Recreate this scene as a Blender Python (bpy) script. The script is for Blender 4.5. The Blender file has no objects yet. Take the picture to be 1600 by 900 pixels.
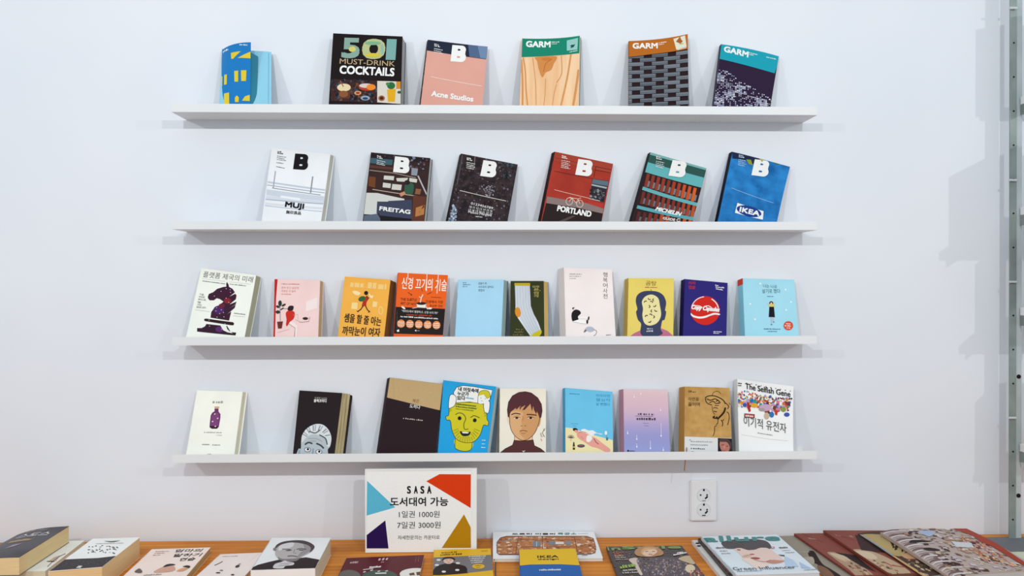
import bpy, bmesh, math, random
import numpy as np
from mathutils import Vector, Matrix
from mathutils.geometry import tessellate_polygon
random.seed(7)
scene = bpy.context.scene
COL = scene.collection
R = math.radians

# ---------------------------------------------------------------- camera
cam = bpy.data.cameras.new('camera')
cam.sensor_width = 36.0
cam.lens = 1150.0 / 1600.0 * 36.0
cam.clip_start = 0.02
cam_ob = bpy.data.objects.new('camera', cam)
COL.objects.link(cam_ob)
yaw, pitch, roll = .0229, -.0037, -.0005
f = Vector((math.sin(yaw) * math.cos(pitch), math.cos(yaw) * math.cos(pitch), math.sin(pitch)))
r = Vector((math.cos(yaw), -math.sin(yaw), 0))
u = r.cross(f)
r2 = r * math.cos(roll) + u * math.sin(roll)
u2 = -r * math.sin(roll) + u * math.cos(roll)
m = Matrix((r2, u2, -f)).transposed().to_4x4()
m.translation = Vector((-.0072, -2.1533, 1.47))
cam_ob.matrix_world = m
scene.camera = cam_ob

# ---------------------------------------------------------------- world, lights, exposure
world = bpy.data.worlds.new('world')
scene.world = world
world.use_nodes = True
wb = world.node_tree.nodes['Background']
wb.inputs[0].default_value = (.88, .965, 1.03, 1)
wb.inputs[1].default_value = 0.68
scene.view_settings.view_transform = 'Standard'
scene.view_settings.look = 'None'
scene.view_settings.gamma = 1
scene.view_settings.exposure = 0.0
scene.view_settings.use_curve_mapping = False

LAMPS = [(-2.35, 15.5), (-.66, 16), (.92, 15.6), (2.93, 13)]
def ceiling_spot(x, watts):
    l = bpy.data.lights.new('track_spot', 'SPOT')
    l.energy = watts * 4
    l.color = (1.0, .995, .96)
    l.spot_size = R(125)
    l.spot_blend = .8
    l.shadow_soft_size = .018
    o = bpy.data.objects.new('track_spot', l)
    o.location = (x, -2.69, 2.6)
    o.rotation_euler = (Vector((x * .6, 0, .9)) - Vector(o.location)).to_track_quat('-Z', 'Y').to_euler()
    COL.objects.link(o)
for x_, w_ in LAMPS:
    ceiling_spot(x_, w_)

# ---------------------------------------------------------------- materials
def srgb(h):
    h = h.lstrip('#')
    if len(h) == 3: h = ''.join(c * 2 for c in h)
    c = [int(h[i:i + 2], 16) / 255 for i in (0, 2, 4)]
    return tuple(((x / 12.92) if x <= .04045 else ((x + .055) / 1.055) ** 2.4) for x in c)

MATS = {}
def new_mat(name, rough=.5, coat=0.0):
    mt = bpy.data.materials.new(name)
    mt.use_nodes = True
    nt = mt.node_tree
    b = nt.nodes['Principled BSDF']
    b.inputs['Roughness'].default_value = rough
    b.inputs['Coat Weight'].default_value = coat * .5
    b.inputs['Specular IOR Level'].default_value = .10
    return mt, nt, b

def tinted(nt, b, ca, cb, scale=8, coords='Object', detail=3, stretch=(1, 1, 1), lo=.35, hi=.65, bump=0):
    tc = nt.nodes.new('ShaderNodeTexCoord')
    mp = nt.nodes.new('ShaderNodeMapping')
    mp.inputs['Scale'].default_value = stretch
    nz = nt.nodes.new('ShaderNodeTexNoise')
    nz.inputs['Scale'].default_value = scale
    nz.inputs['Detail'].default_value = detail
    rp = nt.nodes.new('ShaderNodeValToRGB')
    rp.color_ramp.elements[0].position = lo
    rp.color_ramp.elements[1].position = hi
    rp.color_ramp.elements[0].color = (*ca, 1)
    rp.color_ramp.elements[1].color = (*cb, 1)
    nt.links.new(tc.outputs[coords], mp.inputs[0])
    nt.links.new(mp.outputs[0], nz.inputs['Vector'])
    nt.links.new(nz.outputs['Fac'], rp.inputs[0])
    nt.links.new(rp.outputs[0], b.inputs['Base Color'])
    if bump:
        bp = nt.nodes.new('ShaderNodeBump')
        bp.inputs['Strength'].default_value = bump
        bp.inputs['Distance'].default_value = .002
        nt.links.new(nz.outputs['Fac'], bp.inputs['Height'])
        nt.links.new(bp.outputs[0], b.inputs['Normal'])
    return rp

def mat(col, rough=.5, coat=0., var=.05, scale=6):
    key = (col, rough, coat, var)
    if key in MATS: return MATS[key]
    mt, nt, b = new_mat('coated_card_' + col.strip('#'), rough, coat)
    c = srgb(col)
    tinted(nt, b, tuple(x * (1 - var) for x in c), tuple(min(1, x * (1 + var)) for x in c), scale)
    MATS[key] = mt
    return mt

def mat_tex(name, a, b_, scale, stretch=(1, 1, 1), rough=.5, lo=.35, hi=.65, detail=4, bump=0, coat=0):
    if name in MATS: return MATS[name]
    mt, nt, b = new_mat(name, rough, coat)
    tinted(nt, b, srgb(a), srgb(b_), scale, stretch=stretch, lo=lo, hi=hi, detail=detail, bump=bump)
    MATS[name] = mt
    return mt

def mat_pages(a, b_):
    key = ('pages', a)
    if key in MATS: return MATS[key]
    mt, nt, b = new_mat('paper_edges_' + a.strip('#'), .8)
    uv = nt.nodes.new('ShaderNodeUVMap'); uv.uv_map = 'UVMap'
    mp = nt.nodes.new('ShaderNodeMapping')
    mp.inputs['Scale'].default_value = (1.0, 28, 1)
    nz = nt.nodes.new('ShaderNodeTexNoise')
    nz.inputs['Scale'].default_value = 2.0
    nz.inputs['Detail'].default_value = 2
    rp = nt.nodes.new('ShaderNodeValToRGB')
    rp.color_ramp.elements[0].position = .3
    rp.color_ramp.elements[1].position = .7
    rp.color_ramp.elements[0].color = (*srgb(a), 1)
    rp.color_ramp.elements[1].color = (*srgb(b_), 1)
    nt.links.new(uv.outputs[0], mp.inputs[0]); nt.links.new(mp.outputs[0], nz.inputs['Vector'])
    nt.links.new(nz.outputs['Fac'], rp.inputs[0]); nt.links.new(rp.outputs[0], b.inputs['Base Color'])
    MATS[key] = mt
    return mt

def mat_print(rough=.45, coat=0.):
    key = ('print', rough, coat)
    if key in MATS: return MATS[key]
    mt, nt, b = new_mat('printing_ink', rough, coat)
    at = nt.nodes.new('ShaderNodeVertexColor'); at.layer_name = 'ink'
    nz = nt.nodes.new('ShaderNodeTexNoise'); nz.inputs['Scale'].default_value = 60
    mx = nt.nodes.new('ShaderNodeMixRGB'); mx.blend_type = 'MULTIPLY'; mx.inputs[0].default_value = .12
    nt.links.new(at.outputs['Color'], mx.inputs[1]); nt.links.new(nz.outputs['Fac'], mx.inputs[2])
    nt.links.new(mx.outputs[0], b.inputs['Base Color'])
    MATS[key] = mt
    return mt

# ---------------------------------------------------------------- object helpers
def link(name, mesh, material, parent=None, loc=None):
    o = bpy.data.objects.new(name, mesh)
    COL.objects.link(o)
    if material is not None and len(mesh.materials) == 0: mesh.materials.append(material)
    if parent is not None: o.parent = parent
    if loc is not None: o.location = loc
    return o
def thing(name, label, cat, loc=(0, 0, 0), group=None):
    o = bpy.data.objects.new(name, None)
    o.empty_display_size = .05
    COL.objects.link(o); o.location = loc
    o['label'] = label; o['category'] = cat
    if group: o['group'] = group
    return o
def tag(o, label, cat, group=None):
    o['label'] = label; o['category'] = cat
    if group: o['group'] = group
    return o
def box_bm(bm, x0, x1, y0, y1, z0, z1):
    vs = [bm.verts.new((x, y, z)) for z in (z0, z1) for y in (y0, y1) for x in (x0, x1)]
    for q in ((0, 2, 3, 1), (4, 5, 7, 6), (0, 1, 5, 4), (2, 6, 7, 3), (0, 4, 6, 2), (1, 3, 7, 5)):
        bm.faces.new([vs[i] for i in q])
def box(name, x0, x1, y0, y1, z0, z1, material, parent=None, bevel=0, origin=None):
    bm = bmesh.new()
    ox, oy, oz = origin or (0, 0, 0)
    box_bm(bm, x0 - ox, x1 - ox, y0 - oy, y1 - oy, z0 - oz, z1 - oz)
    if bevel: bmesh.ops.bevel(bm, geom=bm.edges[:], offset=bevel, segments=2, affect='EDGES', profile=.7)
    me = bpy.data.meshes.new(name); bm.to_mesh(me); bm.free()
    return link(name, me, material, parent)
def cyl_bm(bm, c, rad, h, axis='Z', seg=20, rad2=None):
    rot = {'Z': Matrix(), 'Y': Matrix.Rotation(R(90), 4, 'X'), 'X': Matrix.Rotation(R(90), 4, 'Y')}[axis]
    bmesh.ops.create_cone(bm, cap_ends=True, segments=seg, radius1=rad, radius2=rad if rad2 is None else rad2, depth=h,
                          matrix=Matrix.Translation(c) @ rot)
def bm_obj(name, bm, material, parent=None, smooth=False):
    me = bpy.data.meshes.new(name); bm.to_mesh(me); bm.free()
    if smooth:
        for p in me.polygons: p.use_smooth = True
    return link(name, me, material, parent)

# ---------------------------------------------------------------- text outlines (the built-in font)
_txt = {}
_cu = bpy.data.curves.new('lettering', 'FONT')
_cu.resolution_u = 3
_to = bpy.data.objects.new('lettering', _cu)
TXT = bpy.data.scenes.new('lettering_workbench')
TXT.collection.objects.link(_to)
def text_tris(s, shear=0.0):
    key = (s, shear)
    if key in _txt: return _txt[key]
    _cu.body = s; _cu.shear = shear
    with bpy.context.temp_override(scene=TXT, view_layer=TXT.view_layers[0]):
        dg = bpy.context.evaluated_depsgraph_get()
    ev = _to.evaluated_get(dg)
    me = ev.to_mesh()
    me.calc_loop_triangles()
    v = np.array([list(x.co)[:2] for x in me.vertices]).reshape(-1, 2)
    t = np.array([list(x.vertices) for x in me.loop_triangles]).reshape(-1, 3)
    ev.to_mesh_clear()
    if len(v) == 0:
        _txt[key] = None; return None
    lo, hi = v.min(0), v.max(0)
    v = (v - lo) / np.maximum(hi - lo, 1e-6)
    _txt[key] = (v, t)
    return _txt[key]

def catmull(pts, closed=True, n=5):
    P = [np.array(p, float) for p in pts]; out = []; k = len(P)
    rng = range(k if closed else k - 1)
    for i in rng:
        if closed: a, b, c, d = P[(i - 1) % k], P[i], P[(i + 1) % k], P[(i + 2) % k]
        else: a, b, c, d = P[max(i - 1, 0)], P[i], P[i + 1], P[min(i + 2, k - 1)]
        for j in range(n):
            t = j / n
            out.append(tuple(.5 * ((2 * b) + (-a + c) * t + (2 * a - 5 * b + 4 * c - d) * t * t + (-a + 3 * b - 3 * c + d) * t ** 3)))
    if not closed: out.append(tuple(P[-1]))
    return out

class Sheet:
    """Flat artwork for one cover. Drawn in the units of a working sheet (ox, oy, scale); the cover's
    four corners on that sheet are q, so every point becomes a (u, v) position on the cover."""
    def __init__(s, q, ox, oy, sc):
        s.q = [np.array(p, float) for p in q]; s.o = np.array((ox, oy), float); s.sc = sc
        s.tri = []; s.n = 0
        a, b, c, d = s.q
        up = (a - d); s.up = up / max(abs(up[1]), 1e-6)
    def uv(s, pts):
        P = np.array(pts, float).reshape(-1, 2) / s.sc + s.o
        a, b, c, d = s.q
        U = np.full(len(P), .5); V = np.full(len(P), .5)
        for _ in range(8):
            X = a + np.outer(U, b - a) + np.outer(V, d - a) + np.outer(U * V, a - b + c - d)
            E = P - X
            du = (b - a) + np.outer(V, a - b + c - d); dv = (d - a) + np.outer(U, a - b + c - d)
            det = du[:, 0] * dv[:, 1] - du[:, 1] * dv[:, 0]
            det = np.where(np.abs(det) < 1e-9, 1e-9, det)
            U = U + (E[:, 0] * dv[:, 1] - E[:, 1] * dv[:, 0]) / det
            V = V + (du[:, 0] * E[:, 1] - du[:, 1] * E[:, 0]) / det
        return np.stack([U, V], 1)
    def _add(s, v, t, c, lim=.14, clip=True):
        s.n += 1
        v = [tuple(x) for x in v]; tris = [tuple(x) for x in t]
        out = []
        def clip_poly(poly):
            for ax, val, sg in ((0, 0.002, 1), (0, .998, -1), (1, 0.002, 1), (1, 1.25, -1)):
                res = []
                for i in range(len(poly)):
                    p, q = poly[i], poly[(i + 1) % len(poly)]
                    ip = (p[ax] - val) * sg >= 0; iq = (q[ax] - val) * sg >= 0
                    if ip: res.append(p)
                    if ip != iq:
                        k = (val - p[ax]) / (q[ax] - p[ax])
                        res.append((p[0] + (q[0] - p[0]) * k, p[1] + (q[1] - p[1]) * k))
                poly = res
                if not poly: return []
            return poly
        for t3 in tris:
            poly = [v[i] for i in t3]
            if any(not (0.002 <= p[0] <= .998 and .002 <= p[1] <= 1.25) for p in poly):
                poly = clip_poly(poly)
            for i in range(1, len(poly) - 1):
                st = [(poly[0], poly[i], poly[i + 1])]
                while st:
                    T = st.pop()
                    L = [math.hypot(T[i][0] - T[(i + 1) % 3][0], T[i][1] - T[(i + 1) % 3][1]) for i in range(3)]
                    k = max(range(3), key=lambda i: L[i])
                    if L[k] > lim:
                        A, B, Cc = T[k], T[(k + 1) % 3], T[(k + 2) % 3]
                        M = ((A[0] + B[0]) / 2, (A[1] + B[1]) / 2)
                        st.append((A, M, Cc)); st.append((M, B, Cc))
                    else: out.append(T)
        s.tri.append((s.n, srgb(c) if isinstance(c, str) else c, out))
    def poly(s, pts, c):
        uv = s.uv(pts)
        t = tessellate_polygon([[Vector((p[0], p[1], 0)) for p in uv]])
        s._add(uv, t, c)
    def spoly(s, pts, c, n=4): s.poly(catmull(pts, True, n), c)
    def rect(s, x0, y0, x1, y1, c): s.poly([(x0, y0), (x1, y0), (x1, y1), (x0, y1)], c)
    def ell(s, cx, cy, rx, ry, c, rot=0, n=20):
        ca, sa = math.cos(R(rot)), math.sin(R(rot))
        s.poly([(cx + rx * math.cos(a) * ca - ry * math.sin(a) * sa, cy + rx * math.cos(a) * sa + ry * math.sin(a) * ca)
                for a in [i * 2 * math.pi / n for i in range(n)]], c)
    def line(s, pts, w, c, smooth=False):
        if smooth: pts = catmull(pts, False, 5)
        V = []; T = []
        P = [np.array(p, float) for p in pts]
        for i, p in enumerate(P):
            d = P[min(i + 1, len(P) - 1)] - P[max(i - 1, 0)]
            nrm = np.array((-d[1], d[0])); nrm = nrm / (np.linalg.norm(nrm) + 1e-9) * w / 2
            V += [p + nrm, p - nrm]
            if i: k = 2 * i; T += [(k - 2, k - 1, k), (k - 1, k + 1, k)]
        s._add(s.uv(V), T, c)
    def ring(s, cx, cy, rx, ry, w, c, a0=0, a1=360, n=24):
        s.line([(cx + rx * math.cos(R(a0 + (a1 - a0) * i / n)), cy + ry * math.sin(R(a0 + (a1 - a0) * i / n))) for i in range(n + 1)], w, c)
    def text(s, t, p0, p1, h, c, bold=.0, shear=0, up=None):
        g = text_tris(t, shear)
        if g is None: return
        v, tr = g
        p0 = np.array(p0, float); p1 = np.array(p1, float)
        U = (s.up if up is None else np.array(up, float))
        X = (p1 - p0) / np.linalg.norm(p1 - p0)
        e = max(bold, 0) * h * 1.1          # stroke thickening: copies of the outline moved by +-e
        k = (e * 1.0) / np.linalg.norm(p1 - p0)
        P = p0 + X * e + np.outer(v[:, 0], (p1 - p0) * (1 - 2 * k)) + np.outer(v[:, 1], U * (h - 2 * e)) + U * e
        offs = [(0, 0)] if e < .4 else [(-1, -1), (1, 1), (-1, 1), (1, -1)] + ([(0, 0)] if bold > .035 else [])
        for a, b_ in offs: s._add(s.uv(P + X * (a * e) + U * (b_ * e)), tr, c, lim=.3)
    def dash(s, x0, y0, x1, y1, h, c, gap=.35, seed=None):
        rn = random.Random(int(x0 * 31 + y0 * 17))
        L = math.hypot(x1 - x0, y1 - y0); d = ((x1 - x0) / L, (y1 - y0) / L)
        p = 0; V = []; T = []
        while p < L:
            w = h * rn.uniform(.5, 1.0); w = min(w, L - p)
            hh = h * rn.uniform(.6, 1)
            a = np.array((x0 + d[0] * p, y0 + d[1] * p)); b = a + np.array(d) * w
            k = len(V); V += [a, b, b + s.up * hh, a + s.up * hh]; T += [(k, k + 1, k + 2), (k, k + 2, k + 3)]
            p += w + h * (gap if rn.random() > .2 else gap * 2.2)
        s._add(s.uv(V), T, c)
    def scatter(s, region, n, smin, smax, cols, asp=1.0, seed=1, rot=0):
        rn = random.Random(seed)
        xs = [p[0] for p in region]; ys = [p[1] for p in region]
        def inside(x, y):
            c = False; j = len(region) - 1
            for i in range(len(region)):
                xi, yi = region[i]; xj, yj = region[j]
                if (yi > y) != (yj > y) and x < (xj - xi) * (y - yi) / (yj - yi) + xi: c = not c
                j = i
            return c
        by = {}
        k = 0; tries = 0
        while k < n and tries < n * 20:
            tries += 1
            x = rn.uniform(min(xs), max(xs)); y = rn.uniform(min(ys), max(ys))
            if not inside(x, y): continue
            k += 1
            a = rn.uniform(0, 6.28) if rot is None else R(rot + rn.uniform(-8, 8))
            w = rn.uniform(smin, smax); h = w * asp * rn.uniform(.6, 1.3)
            ca, sa = math.cos(a), math.sin(a)
            pts = [(x + (px * w * ca - py * h * sa) / 2, y + (px * w * sa + py * h * ca) / 2) for px, py in ((-1, -.6), (.4, -1), (1, .5), (-.5, 1))]
            by.setdefault(rn.choice(cols), []).append(pts)
        for c, L in by.items():
            V = []; T = []
            for q in L:
                b = len(V); V += q; T += [(b, b + 1, b + 2), (b, b + 2, b + 3)]
            s._add(s.uv(V), T, c)

# ---------------------------------------------------------------- a printed volume built on four cover corners
def no_bend(u_, v_): return 0.0
class Volume:
    def __init__(s, name, label, cat, d, flat=False, bend=no_bend, group=None, t=None):
        s.d = d; s.c = [Vector(p) for p in d['c']]; s.t = d['t']; s.flat = flat; s.bend = bend
        if flat:
            s.D = Vector((0, 0, -s.t)); s.N = Vector((0, 0, 1)); s.vl = s.vr = 1.0
            base = (s.c[3] + s.c[2]) / 2 + s.D
        else:
            s.D = Vector(d['D']); s.vl, s.vr = d['vl'], d['vr']
            n = (s.c[1] - s.c[0]).cross(s.c[3] - s.c[0]); n.normalize()
            if n.y > 0: n = -n
            s.N = n
            base = (s.c[3] + s.c[2]) / 2 + s.D
        s.root = thing(name, label, cat, base, group)
        s.base = base
        s.layer = 0
    def P(s, u_, v_, dd=0, lift=0):
        a, b, c, d = s.c
        p = a * ((1 - u_) * (1 - v_)) + b * (u_ * (1 - v_)) + c * (u_ * v_) + d * ((1 - u_) * v_)
        return p + s.D * dd + s.N * (s.bend(u_, v_) * ((1 - dd) if s.flat else 1) + lift) - s.base
    def slab(s, name, u0, u1, v0, v1, d0, d1, material, nu=8, nv=8, d0r=None, d1r=None, lift=0):
        """closed sheet or block from depth d0 to d1 (d0r, d1r: depths at the u1 side)"""
        d0r = d0 if d0r is None else d0r; d1r = d1 if d1r is None else d1r
        V = []; F = []; UV = []
        W = nu + 1
        for k in (0, 1):
            for j in range(nv + 1):
                for i in range(nu + 1):
                    a = i / nu; uu = u0 + (u1 - u0) * a; vv = v0 + (v1 - v0) * j / nv
                    dd = (d0 + (d0r - d0) * a) if k == 0 else (d1 + (d1r - d1) * a)
                    V.append(s.P(uu, vv, dd, lift)); UV.append((uu * .7 + vv, dd))
        S = W * (nv + 1)
        for j in range(nv):
            for i in range(nu):
                q = j * W + i
                F.append((q, q + W, q + W + 1, q + 1)); F.append((S + q, S + q + 1, S + q + W + 1, S + q + W))
        for i in range(nu):
            F.append((i, i + 1, S + i + 1, S + i)); q = nv * W + i; F.append((q + 1, q, S + q, S + q + 1))
        for j in range(nv):
            q = j * W; F.append((q + W, q, S + q, S + q + W)); q = j * W + nu; F.append((q, q + W, S + q + W, S + q))
        me = bpy.data.meshes.new(name)
        me.from_pydata([tuple(v) for v in V], [], F); me.update()
        ul = me.uv_layers.new(name='UVMap')
        for lp in me.loops: ul.data[lp.index].uv = UV[lp.vertex_index]
        return link(name, me, material, s.root)
    def art(s, sh, rough=.45, coat=0., name='cover_print', base=.0003, step=.00003, plane=0, vmax=None):
        V = []; F = []; C = []
        for n, col, tris in sh.tri:
            for T in tris:
                k = len(V)
                for (uu, vv) in T:
                    vf = vv * (s.vl + (s.vr - s.vl) * uu)
                    V.append(tuple(s.P(uu, min(vf, .995), plane, base + step * n)))
                F.append((k, k + 1, k + 2)); C.append(col)
        if not V: return None
        me = bpy.data.meshes.new(name)
        me.from_pydata(V, [], F); me.update()
        ca = me.color_attributes.new('ink', 'FLOAT_COLOR', 'CORNER')
        arr = np.repeat(np.array([(*c, 1.0) for c in C], dtype=np.float32), 3, axis=0)
        ca.data.foreach_set('color', arr.ravel())
        return link(name, me, mat_print(rough, coat), s.root)
    def paperback(s, front, pages=('#cfc8b4', '#efe9d8'), back=None, spine=None, over=.006, th=None, spine_side=True):
        th = th or min(.12, .0009 / s.t)
        s.slab('front_cover', 0, 1, 0, 1, 0, th, front)
        s.slab('back_cover', 0, 1, 0, 1, 1 - th, 1, back or front, 8, 8)
        s.slab('page_block', th * .1, 1 - over, .003, .997, th, 1 - th, mat_pages(*pages), 8, 8)
        if spine_side:
            s.slab('spine', -.004, .004, 0, 1, 0, 1, spine or front, 1, 6)

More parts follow.
